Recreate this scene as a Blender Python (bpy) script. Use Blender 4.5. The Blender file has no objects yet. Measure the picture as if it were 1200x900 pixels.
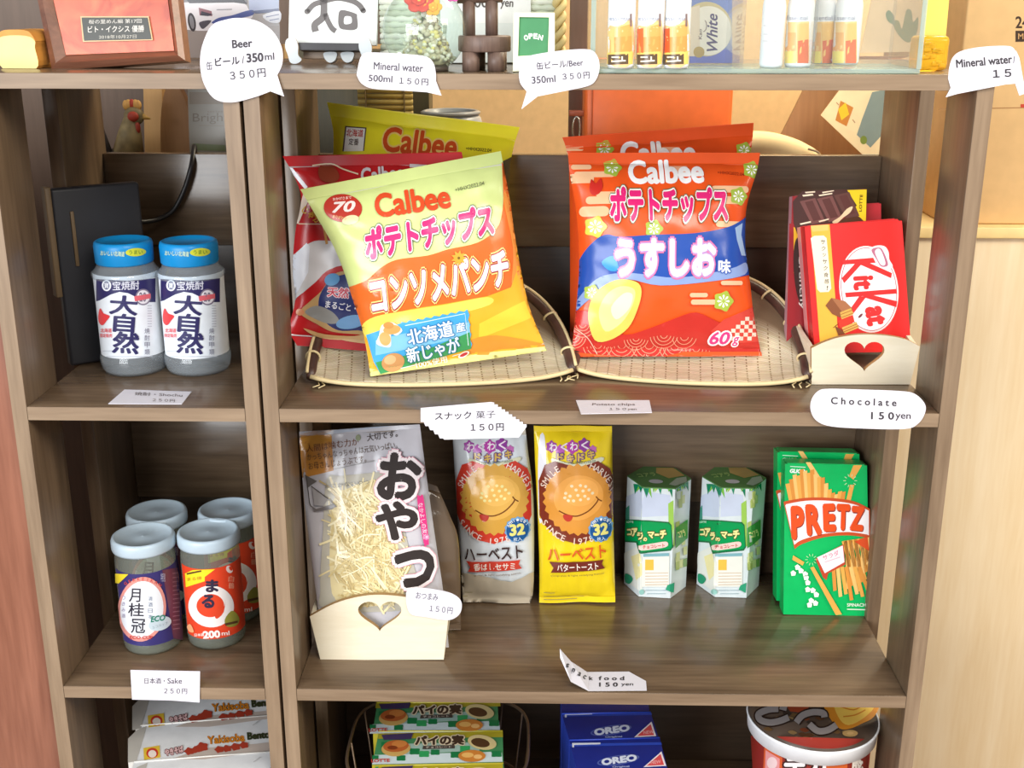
import bpy, bmesh, math, random
from mathutils import Vector, Matrix, noise
from mathutils.geometry import tessellate_polygon
random.seed(7)
SC = bpy.context.scene
COL = SC.collection
PI = math.pi

# ------------------------------------------------------------------ camera
F_PX = 1402.55
PITCH, YAW, ROLL = 0.3118, -0.0213, 0.0006
CAM = Vector((0.2254, -0.9866, 0.3424))
_cp, _sp, _cy, _sy = math.cos(PITCH), math.sin(PITCH), math.cos(YAW), math.sin(YAW)
FWD = Vector((_sy * _cp, _cy * _cp, -_sp))
_r = Vector((_cy, -_sy, 0)); _u = _r.cross(FWD)
RIGHT = _r * math.cos(ROLL) + _u * math.sin(ROLL)
UP = -_r * math.sin(ROLL) + _u * math.cos(ROLL)
cd = bpy.data.cameras.new('camera'); cam = bpy.data.objects.new('camera', cd); COL.objects.link(cam)
cd.sensor_width = 36.0; cd.lens = F_PX * 36.0 / 1200.0
cd.clip_start = 0.02; cd.clip_end = 50
M3 = Matrix((RIGHT, UP, -FWD)).transposed()
cam.matrix_world = Matrix.Translation(CAM) @ M3.to_4x4()
SC.camera = cam

# ------------------------------------------------------------------ light and exposure
SC.view_settings.view_transform = 'Standard'
SC.view_settings.look = 'None'
SC.view_settings.gamma = 1.0
SC.view_settings.use_curve_mapping = False
SC.view_settings.exposure = 0.3
w = bpy.data.worlds.new('room_light'); SC.world = w; w.use_nodes = True
bg = w.node_tree.nodes['Background']; bg.inputs[0].default_value = (0.93, 0.96, 1.0, 1); bg.inputs[1].default_value = 0.42


def area(name, loc, target, sx, sy, power, color):
    l = bpy.data.lights.new(name, 'AREA'); l.shape = 'RECTANGLE'; l.size = sx; l.size_y = sy
    l.energy = power; l.color = color
    o = bpy.data.objects.new(name, l); COL.objects.link(o); o.location = loc
    o.rotation_euler = (Vector(target) - Vector(loc)).to_track_quat('-Z', 'Y').to_euler()
    return o


area('window_light', (-1.05, -2.1, 0.42), (0.3, 0.1, 0.0), 1.6, 1.2, 54, (0.94, 0.97, 1.0))
area('ceiling_lamp_light', (0.9, -1.4, 1.3), (0.45, 0.1, 0.0), 0.9, 0.6, 17, (1.0, 0.93, 0.84))
area('counter_fill_light', (1.75, -0.7, 0.95), (0.85, 0.35, -0.1), 0.7, 0.5, 12, (1.0, 0.88, 0.68))  # added warm fill without a real source, brightens the beige counter
area('back_room_lamp_light', (0.9, 0.75, 1.25), (0.75, 0.45, 0.1), 0.7, 0.5, 24, (1.0, 0.86, 0.62))


# ------------------------------------------------------------------ helpers: pixels to rays
def ray(x, y):
    return FWD + RIGHT * ((x - 600) / F_PX) + UP * ((450 - y) / F_PX)


def aY(x, y, Y):
    d = ray(x, y); return CAM + d * ((Y - CAM.y) / d.y)


def aZ(x, y, Z):
    d = ray(x, y); return CAM + d * ((Z - CAM.z) / d.z)


# ------------------------------------------------------------------ helpers: materials
def lin(c):
    if isinstance(c, str):
        c = [int(c[i:i + 2], 16) for i in (0, 2, 4)]
    out = []
    for k in c[:3]:
        k = k / 255.0
        out.append(k / 12.92 if k <= 0.04045 else ((k + 0.055) / 1.055) ** 2.4)
    return (*out, 1.0)


_mats = {}


def ink(c, rough=0.4, spec=0.4, var=0.05, metal=0.0):
    """A printed or painted surface: its colour with a faint mottling."""
    key = (tuple(c) if not isinstance(c, str) else c, rough, spec, var, metal)
    if key in _mats:
        return _mats[key]
    L = lin(c)
    m = bpy.data.materials.new('ink_%d' % len(_mats)); m.use_nodes = True
    nt = m.node_tree; b = nt.nodes['Principled BSDF']
    b.inputs['Roughness'].default_value = rough; b.inputs['Specular IOR Level'].default_value = spec
    b.inputs['Metallic'].default_value = metal
    tc = nt.nodes.new('ShaderNodeTexCoord'); n = nt.nodes.new('ShaderNodeTexNoise')
    n.inputs['Scale'].default_value = 60; n.inputs['Detail'].default_value = 2
    r = nt.nodes.new('ShaderNodeValToRGB')
    r.color_ramp.elements[0].position = 0.3; r.color_ramp.elements[1].position = 0.7
    r.color_ramp.elements[0].color = (L[0] * (1 - var), L[1] * (1 - var), L[2] * (1 - var), 1)
    r.color_ramp.elements[1].color = (min(1, L[0] * (1 + var)), min(1, L[1] * (1 + var)), min(1, L[2] * (1 + var)), 1)
    nt.links.new(tc.outputs['Object'], n.inputs['Vector']); nt.links.new(n.outputs['Fac'], r.inputs[0])
    nt.links.new(r.outputs[0], b.inputs['Base Color'])
    _mats[key] = m
    return m


def film(c, rough=0.22):
    return ink(c, rough, 0.5, 0.03)


def wood(name, dark, light, axis='X', rough=0.3, scale=9.0, bump=0.05, coat=0.0, stretch=14.0, spec=0.5):
    m = bpy.data.materials.new(name); m.use_nodes = True
    nt = m.node_tree; b = nt.nodes['Principled BSDF']
    b.inputs['Roughness'].default_value = rough; b.inputs['Coat Weight'].default_value = coat
    b.inputs['Coat Roughness'].default_value = 0.12; b.inputs['Specular IOR Level'].default_value = spec
    tc = nt.nodes.new('ShaderNodeTexCoord'); mp = nt.nodes.new('ShaderNodeMapping')
    s = [scale] * 3; s['XYZ'.index(axis)] = scale / stretch
    mp.inputs['Scale'].default_value = s
    n1 = nt.nodes.new('ShaderNodeTexNoise'); n1.inputs['Scale'].default_value = 4; n1.inputs['Detail'].default_value = 6
    n1.inputs['Distortion'].default_value = 0.8
    n2 = nt.nodes.new('ShaderNodeTexNoise'); n2.inputs['Scale'].default_value = 26; n2.inputs['Detail'].default_value = 3
    mx = nt.nodes.new('ShaderNodeMix'); mx.inputs[0].default_value = 0.35
    r = nt.nodes.new('ShaderNodeValToRGB')
    r.color_ramp.elements[0].position = 0.33; r.color_ramp.elements[0].color = lin(dark)
    r.color_ramp.elements[1].position = 0.66; r.color_ramp.elements[1].color = lin(light)
    nt.links.new(tc.outputs['Object'], mp.inputs['Vector'])
    nt.links.new(mp.outputs[0], n1.inputs['Vector']); nt.links.new(mp.outputs[0], n2.inputs['Vector'])
    nt.links.new(n1.outputs['Fac'], mx.inputs[2]); nt.links.new(n2.outputs['Fac'], mx.inputs[3])
    nt.links.new(mx.outputs[0], r.inputs[0]); nt.links.new(r.outputs[0], b.inputs['Base Color'])
    bp = nt.nodes.new('ShaderNodeBump'); bp.inputs['Strength'].default_value = bump; bp.inputs['Distance'].default_value = 0.002
    nt.links.new(mx.outputs[0], bp.inputs['Height']); nt.links.new(bp.outputs[0], b.inputs['Normal'])
    return m


def glass(name, c=(255, 255, 255), rough=0.02, ior=1.33, trans=1.0):
    m = bpy.data.materials.new(name); m.use_nodes = True
    b = m.node_tree.nodes['Principled BSDF']
    b.inputs['Base Color'].default_value = lin(c); b.inputs['Roughness'].default_value = rough
    b.inputs['IOR'].default_value = ior; b.inputs['Transmission Weight'].default_value = trans
    return m


def clear(name, c=(255, 255, 255), ior=1.35, rough=0.03, body=0.0, bodyc=(255, 255, 255)):
    """Thin clear sheet: lets light straight through, mirrors a little, with a share of milky body."""
    m = bpy.data.materials.new(name); m.use_nodes = True
    nt = m.node_tree; nt.nodes.clear()
    out = nt.nodes.new('ShaderNodeOutputMaterial')
    t = nt.nodes.new('ShaderNodeBsdfTransparent'); t.inputs[0].default_value = lin(c)
    g = nt.nodes.new('ShaderNodeBsdfGlossy'); g.inputs['Roughness'].default_value = rough
    lw = nt.nodes.new('ShaderNodeLayerWeight'); lw.inputs['Blend'].default_value = 0.5
    pw = nt.nodes.new('ShaderNodeMath'); pw.operation = 'POWER'; pw.inputs[1].default_value = 4.0
    f = nt.nodes.new('ShaderNodeMath'); f.operation = 'MULTIPLY_ADD'; f.inputs[1].default_value = 0.55; f.inputs[2].default_value = (ior - 1) ** 2 / (ior + 1) ** 2
    nt.links.new(lw.outputs['Facing'], pw.inputs[0]); nt.links.new(pw.outputs[0], f.inputs[0])
    d = nt.nodes.new('ShaderNodeBsdfDiffuse'); d.inputs[0].default_value = lin(bodyc)
    m1 = nt.nodes.new('ShaderNodeMixShader'); m1.inputs[0].default_value = body
    m2 = nt.nodes.new('ShaderNodeMixShader')
    nt.links.new(t.outputs[0], m1.inputs[1]); nt.links.new(d.outputs[0], m1.inputs[2])
    nt.links.new(f.outputs[0], m2.inputs[0]); nt.links.new(m1.outputs[0], m2.inputs[1]); nt.links.new(g.outputs[0], m2.inputs[2])
    nt.links.new(m2.outputs[0], out.inputs[0])
    return m


# ------------------------------------------------------------------ helpers: meshes
class MB:
    def __init__(s):
        s.v = []; s.f = []; s.m = []; s.s = []; s.mats = []

    def slot(s, mat):
        if mat not in s.mats:
            s.mats.append(mat)
        return s.mats.index(mat)

    def add(s, vs, fs, mat, smooth=False, M=None):
        o = len(s.v); k = s.slot(mat)
        for p in vs:
            p = Vector(p)
            s.v.append(M @ p if M is not None else p)
        for f in fs:
            s.f.append([o + i for i in f]); s.m.append(k); s.s.append(smooth)
        return s

    def bm(s, bm, mat, smooth=False, M=None):
        bm.verts.index_update()
        s.add([v.co.copy() for v in bm.verts], [[v.index for v in f.verts] for f in bm.faces], mat, smooth, M); bm.free()
        return s

    def box(s, a, b, mat, bev=0.0, M=None, seg=2):
        """Box between two corners with slightly rounded edges."""
        a = Vector(a); b = Vector(b)
        bm = bmesh.new(); bmesh.ops.create_cube(bm, size=1)
        c = (a + b) / 2; d = b - a
        for v in bm.verts:
            v.co = Vector((v.co.x * abs(d.x), v.co.y * abs(d.y), v.co.z * abs(d.z))) + c
        if bev > 0:
            bmesh.ops.bevel(bm, geom=bm.edges[:], offset=bev, segments=seg, profile=0.5, affect='EDGES')
        bmesh.ops.recalc_face_normals(bm, faces=bm.faces[:])
        return s.bm(bm, mat, bev > 0, M)

    def lathe(s, prof, mat, seg=40, M=None, smooth=True):
        vs = []; fs = []
        for r, z in prof:
            for i in range(seg):
                t = 2 * PI * i / seg; vs.append((r * math.cos(t), r * math.sin(t), z))
        for j in range(len(prof) - 1):
            for i in range(seg):
                k = (i + 1) % seg
                fs.append((j * seg + i, j * seg + k, (j + 1) * seg + k, (j + 1) * seg + i))
        if prof[0][0] > 1e-5: fs.append(tuple(range(seg))[::-1])
        if prof[-1][0] > 1e-5: fs.append(tuple((len(prof) - 1) * seg + i for i in range(seg)))
        return s.add(vs, fs, mat, smooth, M)

    def tube(s, pts, r, mat, seg=8, M=None, closed=False):
        pts = [Vector(p) for p in pts]; n = len(pts); vs = []; fs = []
        rr = r if isinstance(r, (list, tuple)) else [r] * n
        prev = None
        for i, p in enumerate(pts):
            a = pts[(i - 1) % n] if closed or i > 0 else p
            b = pts[(i + 1) % n] if closed or i < n - 1 else p
            t = (b - a).normalized()
            if prev is None:
                q = Vector((0, 0, 1)) if abs(t.z) < 0.9 else Vector((1, 0, 0))
                prev = (q - t * q.dot(t)).normalized()
            prev = (prev - t * prev.dot(t)).normalized()
            w_ = t.cross(prev)
            for k in range(seg):
                an = 2 * PI * k / seg
                vs.append(p + (prev * math.cos(an) + w_ * math.sin(an)) * rr[i])
        for i in range(n if closed else n - 1):
            j = (i + 1) % n
            for k in range(seg):
                l = (k + 1) % seg
                fs.append((i * seg + k, i * seg + l, j * seg + l, j * seg + k))
        if not closed:
            fs.append(tuple(range(seg))[::-1]); fs.append(tuple((n - 1) * seg + k for k in range(seg)))
        return s.add(vs, fs, mat, True, M)

    def prism(s, loops, y0, y1, mat, M=None, side=None):
        """2D outline (first loop) with holes, in local x/z, given thickness from y0 (front) to y1."""
        tri = tessellate_polygon([[Vector((p[0], p[1], 0)) for p in lp] for lp in loops])
        flat = [p for lp in loops for p in lp]; n = len(flat)
        vs = [(p[0], y0, p[1]) for p in flat] + [(p[0], y1, p[1]) for p in flat]
        ff = []; fb = []
        for t in tri:
            a, b, c = (flat[i] for i in t)
            cr = (b[0] - a[0]) * (c[1] - a[1]) - (b[1] - a[1]) * (c[0] - a[0])
            t = tuple(t) if cr > 0 else tuple(t)[::-1]
            ff.append(t); fb.append(tuple(n + i for i in t[::-1]))
        fs = []
        o = 0
        for lp in loops:
            k = len(lp)
            for i in range(k):
                j = (i + 1) % k
                fs.append((o + i, n + o + i, n + o + j, o + j))
            o += k
        s.add(vs, ff + fb, mat, False, M)
        return s.add(vs, fs, side or mat, False, M)

    def sphere(s, c, r, mat, seg=20, ring=12, sc=(1, 1, 1), M=None):
        prof = []
        vs = []; fs = []
        for j in range(ring + 1):
            ph = PI * j / ring
            for i in range(seg):
                t = 2 * PI * i / seg
                vs.append((c[0] + r * sc[0] * math.sin(ph) * math.cos(t), c[1] + r * sc[1] * math.sin(ph) * math.sin(t), c[2] - r * sc[2] * math.cos(ph)))
        for j in range(ring):
            for i in range(seg):
                k = (i + 1) % seg
                fs.append((j * seg + i, j * seg + k, (j + 1) * seg + k, (j + 1) * seg + i))
        return s.add(vs, fs, mat, True, M)

    def build(s, name, parent=None, weld=False):
        me = bpy.data.meshes.new(name)
        me.from_pydata([tuple(v) for v in s.v], [], s.f)
        for m in s.mats: me.materials.append(m)
        me.polygons.foreach_set('material_index', s.m)
        me.polygons.foreach_set('use_smooth', s.s)
        me.update()
        o = bpy.data.objects.new(name, me); COL.objects.link(o)
        if parent is not None: o.parent = parent
        return o


def thing(name, label, cat, M=None, group=None):
    o = bpy.data.objects.new(name, None); COL.objects.link(o); o.empty_display_size = 0.02
    if M is not None: o.matrix_world = M
    o['label'] = label; o['category'] = cat
    if group: o['group'] = group
    return o


def tag(o, label, cat, group=None):
    o['label'] = label; o['category'] = cat
    if group: o['group'] = group
    return o


def struct(o):
    o['kind'] = 'structure'; return o


def smooth_loop(pts, k=6, closed=True):
    """Catmull-Rom curve through points."""
    n = len(pts); out = []
    rng = range(n) if closed else range(n - 1)
    for i in rng:
        p0 = pts[(i - 1) % n] if closed or i > 0 else pts[0]
        p1 = pts[i]; p2 = pts[(i + 1) % n]
        p3 = pts[(i + 2) % n] if closed or i < n - 2 else pts[-1]
        for j in range(k):
            t = j / k
            out.append(tuple(0.5 * (2 * b + (c - a) * t + (2 * a - 5 * b + 4 * c - d) * t * t + (3 * b - a - 3 * c + d) * t ** 3)
                             for a, b, c, d in zip(p0, p1, p2, p3)))
    if not closed: out.append(tuple(pts[-1]))
    return out


def ell(cx, cy, rx, ry, rot=0, n=36, a0=0, a1=360):
    r = math.radians(rot); out = []
    for i in range(n):
        t = math.radians(a0 + (a1 - a0) * (i / n if a1 - a0 == 360 else i / (n - 1)))
        x, y = rx * math.cos(t), ry * math.sin(t)
        out.append((cx + x * math.cos(r) + y * math.sin(r), cy - x * math.sin(r) + y * math.cos(r)))
    return out


def heart(cx, cy, w_, h_, n=40):
    out = []
    for i in range(n):
        t = 2 * PI * i / n
        x = 16 * math.sin(t) ** 3
        y = 13 * math.cos(t) - 5 * math.cos(2 * t) - 2 * math.cos(3 * t) - math.cos(4 * t)
        out.append((cx + x / 32 * w_, cy + (-(y + 2.5) / 29) * h_))
    return out


# ------------------------------------------------------------------ helpers: planes and printed artwork
class Plane:
    """A sheet standing at a point: local x along it, local z up along it, local y behind it."""

    def __init__(s, o, yaw=0, lean=0, roll=0):
        s.M = Matrix.Translation(Vector(o)) @ Matrix.Rotation(math.radians(yaw), 4, 'Z') @ Matrix.Rotation(math.radians(-lean), 4, 'X') @ Matrix.Rotation(math.radians(roll), 4, 'Y')
        s.I = s.M.inverted()

    def px(s, x, y):
        o = s.I @ CAM; d = (s.I.to_3x3()) @ ray(x, y)
        p = o - d * (o.y / d.y)
        return (p.x, p.z)

    def pts(s, L):
        return [s.px(*p) for p in L]


_tcache = {}


def text_mesh(body, bold=0.0, shear=0.0, res=3):
    key = (body, bold, shear, res)
    if key in _tcache: return _tcache[key]
    cu = bpy.data.curves.new('t', 'FONT'); cu.body = body; cu.size = 1.0; cu.offset = bold; cu.shear = shear
    cu.resolution_u = res; cu.fill_mode = 'FRONT'; cu.dimensions = '2D'
    ob = bpy.data.objects.new('t', cu)
    COL.objects.link(ob)
    dg = bpy.context.evaluated_depsgraph_get(); dg.update()
    me = bpy.data.meshes.new_from_object(ob.evaluated_get(dg))
    vs = [(v.co.x, v.co.y) for v in me.vertices]; fs = [tuple(p.vertices) for p in me.polygons]
    bpy.data.objects.remove(ob); bpy.data.curves.remove(cu); bpy.data.meshes.remove(me)
    _tcache[key] = (vs, fs)
    return vs, fs


class Art:
    """Prints shapes given in drawing coordinates (x right, y down) onto a surface: at(x, y, h) gives the point h above it."""

    def __init__(s, mb, at, g=None, step=0.00004, base=0.0002, rough=0.3, smooth=True):
        s.mb = mb; s.at = at; s.g = g; s.step = step; s.base = base; s.lay = 0; s.rough = rough; s.sm = smooth and bool(g)

    def mat(s, c):
        return c if isinstance(c, bpy.types.Material) else ink(c, s.rough, 0.45, 0.03)

    def _put(s, vs, fs, c, up_by=0.0):
        if s.g and fs:
            bm = bmesh.new()
            bv = [bm.verts.new((x, y, 0)) for x, y in vs]
            for f in fs:
                try: bm.faces.new([bv[i] for i in f])
                except ValueError: pass
            xs = [p[0] for p in vs]; ys = [p[1] for p in vs]
            for lo, hi, ax in ((min(xs), max(xs), 0), (min(ys), max(ys), 1)):
                k = math.floor(lo / s.g) + 1
                while k * s.g < hi:
                    co = Vector((0, 0, 0)); co[ax] = k * s.g; no = Vector((0, 0, 0)); no[ax] = 1
                    bmesh.ops.bisect_plane(bm, geom=bm.verts[:] + bm.edges[:] + bm.faces[:], dist=1e-6, plane_co=co, plane_no=no)
                    k += 1
            bm.verts.index_update()
            vs = [(v.co.x, v.co.y) for v in bm.verts]; fs = [[v.index for v in f.verts] for f in bm.faces]
            bm.free()
        h = s.base + s.step * s.lay + up_by
        P = [s.at(x, y, h) for x, y in vs]
        out = []
        for f in fs:
            a, b, d = vs[f[0]], vs[f[1]], vs[f[2]]
            area2 = sum(vs[f[i]][0] * vs[f[(i + 1) % len(f)]][1] - vs[f[(i + 1) % len(f)]][0] * vs[f[i]][1] for i in range(len(f)))
            out.append(f if area2 < 0 else f[::-1])   # y is down: clockwise on paper faces the viewer
        s.mb.add(P, out, s.mat(c), s.sm)

    def poly(s, pts, c, up=True, holes=()):
        loops = [list(pts)] + [list(h) for h in holes]
        tri = tessellate_polygon([[Vector((p[0], p[1], 0)) for p in lp] for lp in loops])
        flat = [p for lp in loops for p in lp]
        if up: s.lay += 1
        s._put(flat, [tuple(t) for t in tri], c)
        return s

    def polys(s, L, c):
        s.lay += 1
        for p in L: s.poly(p, c, up=False)

    def line(s, pts, wd, c, closed=False, up=True):
        pts = [Vector((p[0], p[1])) for p in pts]; n = len(pts); L = []; R = []
        for i, p in enumerate(pts):
            a = pts[(i - 1) % n] if closed or i > 0 else p
            b = pts[(i + 1) % n] if closed or i < n - 1 else p
            t = (b - a)
            t = t.normalized() if t.length > 1e-9 else Vector((1, 0))
            q = Vector((-t.y, t.x)) * (wd / 2)
            L.append(p + q); R.append(p - q)
        if up: s.lay += 1
        m = n if closed else n - 1
        vs = [tuple(x) for x in L + R]
        s._put(vs, [(i, (i + 1) % n, n + (i + 1) % n, n + i) for i in range(m)], c)
        return s

    def lines(s, LL, wd, c):
        s.lay += 1
        for l in LL: s.line(l, wd, c, up=False)

    def text(s, body, cx, cy, w_=None, h_=None, rot=0, c='000000', bold=0.0, outline=(), shear=0, up=True, res=3, skew=0):
        """Text whose box is w_ by h_, centred at cx, cy, turned counter-clockwise by rot degrees; outline = [(extra, colour), ...] widest first."""
        vs0, fs0 = text_mesh(body, 0.0, shear, res)
        if not vs0: return s
        x0 = min(p[0] for p in vs0) - bold; x1 = max(p[0] for p in vs0) + bold; y0 = min(p[1] for p in vs0) - bold; y1 = max(p[1] for p in vs0) + bold
        if w_ is None: w_ = h_ * (x1 - x0) / (y1 - y0)
        if h_ is None: h_ = w_ * (y1 - y0) / (x1 - x0)
        kx, ky = w_ / (x1 - x0), h_ / (y1 - y0)
        r = math.radians(rot); mx, my = (x0 + x1) / 2, (y0 + y1) / 2
        for ex, col in list(outline) + [(0.0, c)]:
            e = bold + ex; k = 0 if e <= 0.0 else (6 if e < 0.03 else 8 if e < 0.08 else 10)
            if up: s.lay += 1
            for n_, (dx, dy) in enumerate([(0.0, 0.0)] + [(e * math.cos(2 * PI * i / k), e * math.sin(2 * PI * i / k)) for i in range(k)]):
                out = []
                for x, y in vs0:
                    a = (x + dx - mx) * kx; b = (y + dy - my) * ky; a += skew * b
                    out.append((cx + a * math.cos(r) - b * math.sin(r), cy - a * math.sin(r) - b * math.cos(r)))
                s._put(out, fs0, col, 3e-6 * (k - n_))
        return s

    def arc(s, body, cx, cy, R, a0, a1, h_, c, bold=0.0, inside=False, wk=0.62):
        """Letters set along an arc; angles in degrees counter-clockwise from the right."""
        s.lay += 1
        n = len(body)
        for i, ch in enumerate(body):
            if ch == ' ': continue
            a = a0 + (a1 - a0) * (i / (n - 1) if n > 1 else 0.5)
            t = math.radians(a)
            s.text(ch, cx + R * math.cos(t), cy - R * math.sin(t), None, h_, (a + 90 if inside else a - 90), c, bold, up=False)


def on_plane(pl, extra=0.0):
    return lambda x, y, h: (lambda p: Vector((p[0], -h - extra, p[1])))(pl.px(x, y))


def on_cyl(pl, r, ax=0.0):
    """pl is the upright plane through the axis; seen from the front the print sits where the drawing says."""
    def at(x, y, h):
        o = pl.I @ CAM; d = pl.I.to_3x3() @ ray(x, y)
        R = r
        A = d.x * d.x + d.y * d.y; B = 2 * (o.x * d.x + o.y * d.y); Cc = o.x * o.x + o.y * o.y - R * R
        D = B * B - 4 * A * Cc
        if D < 0:
            t = -B / (2 * A); p = o + d * t; k = R / math.hypot(p.x, p.y); p = Vector((p.x * k, p.y * k, p.z))
        else:
            p = o + d * ((-B - math.sqrt(D)) / (2 * A))
        k = (R + h) / math.hypot(p.x, p.y)
        return Vector((p.x * k, p.y * k, p.z))
    return at


# ------------------------------------------------------------------ helpers: filled bags
class Edge:
    def __init__(s, pts):
        s.p = [Vector(p) for p in pts]; s.c = [0.0]
        for a, b in zip(s.p, s.p[1:]): s.c.append(s.c[-1] + (b - a).length)

    def at(s, t):
        d = max(0.0, min(1.0, t)) * s.c[-1]
        for i in range(len(s.p) - 1):
            if d <= s.c[i + 1] or i == len(s.p) - 2:
                k = (d - s.c[i]) / max(1e-9, s.c[i + 1] - s.c[i]); return s.p[i].lerp(s.p[i + 1], k)


class Bag:
    def __init__(s, pl, Lpx, Rpx, bulge, v0=0.07, v1=0.94, wr=0.0022, seed=0, px=True, flat=0.5, top_bend=0.0):
        s.pl = pl; s.L = Edge(smooth_loop(pl.pts(Lpx), 4, False)); s.R = Edge(smooth_loop(pl.pts(Rpx), 4, False))
        s.b = bulge; s.v0 = v0; s.v1 = v1; s.wr = wr; s.seed = seed; s.flat = flat; s.tb = top_bend

    def S(s, u, v, h=0.0, side=-1):
        p = s.L.at(v).lerp(s.R.at(v), u)
        vv = (v - s.v0) / (s.v1 - s.v0)
        if 0 < vv < 1 and 0 < u < 1:
            q = (4 * u * (1 - u)) ** s.flat * (4 * vv * (1 - vv)) ** (s.flat + 0.25)
            edge = min(1, 6 * min(u, 1 - u, vv + 0.02, 1.02 - vv))
            nz = noise.noise(Vector((u * 4.0 + s.seed, v * 5.0, s.seed * 3.1))) + 0.5 * noise.noise(Vector((u * 9 + s.seed, v * 12, 7.7 + s.seed)))
            # creases running in from the side seams and the seals
            cr = math.exp(-min(u, 1 - u) * 9) * math.sin(v * 46 + 3 * math.sin(u * 7 + s.seed)) + math.exp(-min(vv, 1 - vv) * 9) * math.sin(u * 40 + 2 * math.sin(v * 9 + s.seed))
            b = s.b * q + s.wr * (nz * 0.9 + cr * 0.55) * edge
        else:
            b = 0.0
        if not (0 < vv < 1): b = 0.0006 * math.sin(u * 9 + s.seed) * 2
        y = side * (b + h) if side < 0 else b * 0.7 + 0.0006
        return Vector((p.x, y, p.y))

    def uv(s, a, b):
        q = Vector((a, b)); lo, hi = 0.0, 1.0
        for _ in range(16):
            v = (lo + hi) / 2; l = s.L.at(v); r = s.R.at(v); d = r - l; e = q - l
            if d.x * e.y - d.y * e.x < 0: lo = v
            else: hi = v
        v = (lo + hi) / 2; l = s.L.at(v); r = s.R.at(v); d = r - l
        return max(0.0, min(1.0, (q - l).dot(d) / d.length_squared)), v

    def at(s, x, y, h):
        u, v = s.uv(*s.pl.px(x, y)); return s.S(u, v, h)

    def grid(s, mb, va, vb, mat, back, nu=48, nv=56):
        for side, m in ((-1, mat), (1, back)):
            vs = [s.S(i / nu, va + (vb - va) * j / nv, 0.0, side) for j in range(nv + 1) for i in range(nu + 1)]
            fs = []
            for j in range(nv):
                for i in range(nu):
                    f = (j * (nu + 1) + i, (j + 1) * (nu + 1) + i, (j + 1) * (nu + 1) + i + 1, j * (nu + 1) + i + 1)
                    fs.append(f if side < 0 else f[::-1])
            mb.add(vs, fs, m, True)

    def seal(s, mb, va, vb, mat, nu=48, nv=12):
        vs = []
        for side in (-1, 1):
            for j in range(nv + 1):
                for i in range(nu + 1):
                    p = s.S(i / nu, va + (vb - va) * j / nv, 0.0, -1)
                    p.y += (-0.0007 if side < 0 else 0.0007) + 0.0004 * (j % 2)
                    vs.append(p)
        fs = []; N = (nu + 1) * (nv + 1)
        for j in range(nv):
            for i in range(nu):
                f = (j * (nu + 1) + i, (j + 1) * (nu + 1) + i, (j + 1) * (nu + 1) + i + 1, j * (nu + 1) + i + 1)
                fs.append(f); fs.append(tuple(N + k for k in f[::-1]))
        mb.add(vs, fs, mat, True)


def make_bag(name, label, cat, bag, base, back, art=None, group=None, seal_c=None, g=4.0, rough=0.22, bottom=True, extra=None):
    t = thing(name, label, cat, bag.pl.M, group)
    mb = MB(); bag.grid(mb, bag.v0, bag.v1, film(base, rough), film(back, rough))
    if art:
        art(Art(mb, bag.at, g, rough=rough, base=0.00035, step=0.00007))
    mb.build('pouch', t)
    sc = film(seal_c or base, rough)
    m2 = MB(); bag.seal(m2, 0.0, bag.v0, sc); m2.build('top_seal', t)
    if bottom:
        m3 = MB(); bag.seal(m3, bag.v1, 1.0, sc); m3.build('bottom_seal', t)
    if extra: extra(t)
    return t

# ================================================================== the room
WOOD_H = wood('shelf_wood_grain_across', (84, 67, 51), (122, 101, 79), 'X', 0.25, coat=0.12)
WOOD_V = wood('shelf_wood_grain_upright', (86, 69, 53), (124, 103, 81), 'Z', 0.32, coat=0.05, spec=0.35)
EDGE_H = wood('edge_band_across', (118, 98, 78), (156, 134, 110), 'X', 0.4, spec=0.3)
EDGE_V = wood('edge_band_upright', (118, 98, 78), (156, 134, 110), 'Z', 0.4, spec=0.3)
WOOD_D = wood('shelf_back_board_wood', (66, 51, 39), (90, 72, 56), 'X', 0.34)
BROWNWALL = wood('brown_wall_wood', (92, 74, 60), (112, 90, 74), 'Z', 0.5)
REDWOOD = wood('red_varnished_wood', (124, 76, 58), (160, 106, 84), 'Z', 0.28, coat=0.3)
BEIGE = ink((224, 190, 138), 0.6)
FLOOR_Z = -0.95
Z1, Z2, Z3, Z4 = 0.2849, 0.0, -0.2811, -0.53
DEPTH, FD, GAP = 0.262, 0.0704, 0.0752
WI, PT, TH = 0.575, 0.0135, 0.0125
LX0, LX1 = -0.2229, -0.0299

struct(MB().box((-3.0, -3.0, FLOOR_Z - 0.05), (3.0, 2.0, FLOOR_Z), wood('floor_boards', (120, 88, 60), (156, 118, 84), 'Y', 0.4)).build('floor'))
struct(MB().box((-3.0, 1.3, FLOOR_Z), (3.0, 1.36, 1.7), BEIGE).build('wall_back'))
struct(MB().box((-0.90, 0.012, FLOOR_Z), (LX0 - PT - 0.001, 0.05, 0.268), REDWOOD).build('wall_left'))
struct(MB().box((-0.9, 0.52, FLOOR_Z), (-0.093, 0.56, 1.1), BROWNWALL).build('trim_1'))
struct(MB().box((-0.9, 0.50, 0.29), (0.105, 0.518, 1.1), BROWNWALL).build('trim_4'))
struct(MB().box((-0.06, 0.44, FLOOR_Z), (0.098, 0.49, 0.285), wood('dark_olive_wood', (70, 66, 46), (92, 84, 60), 'Z', 0.5)).build('trim_2'))
struct(MB().box((0.262, 0.47, FLOOR_Z), (0.283, 0.50, 1.1), BROWNWALL).build('trim_3'))


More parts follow.
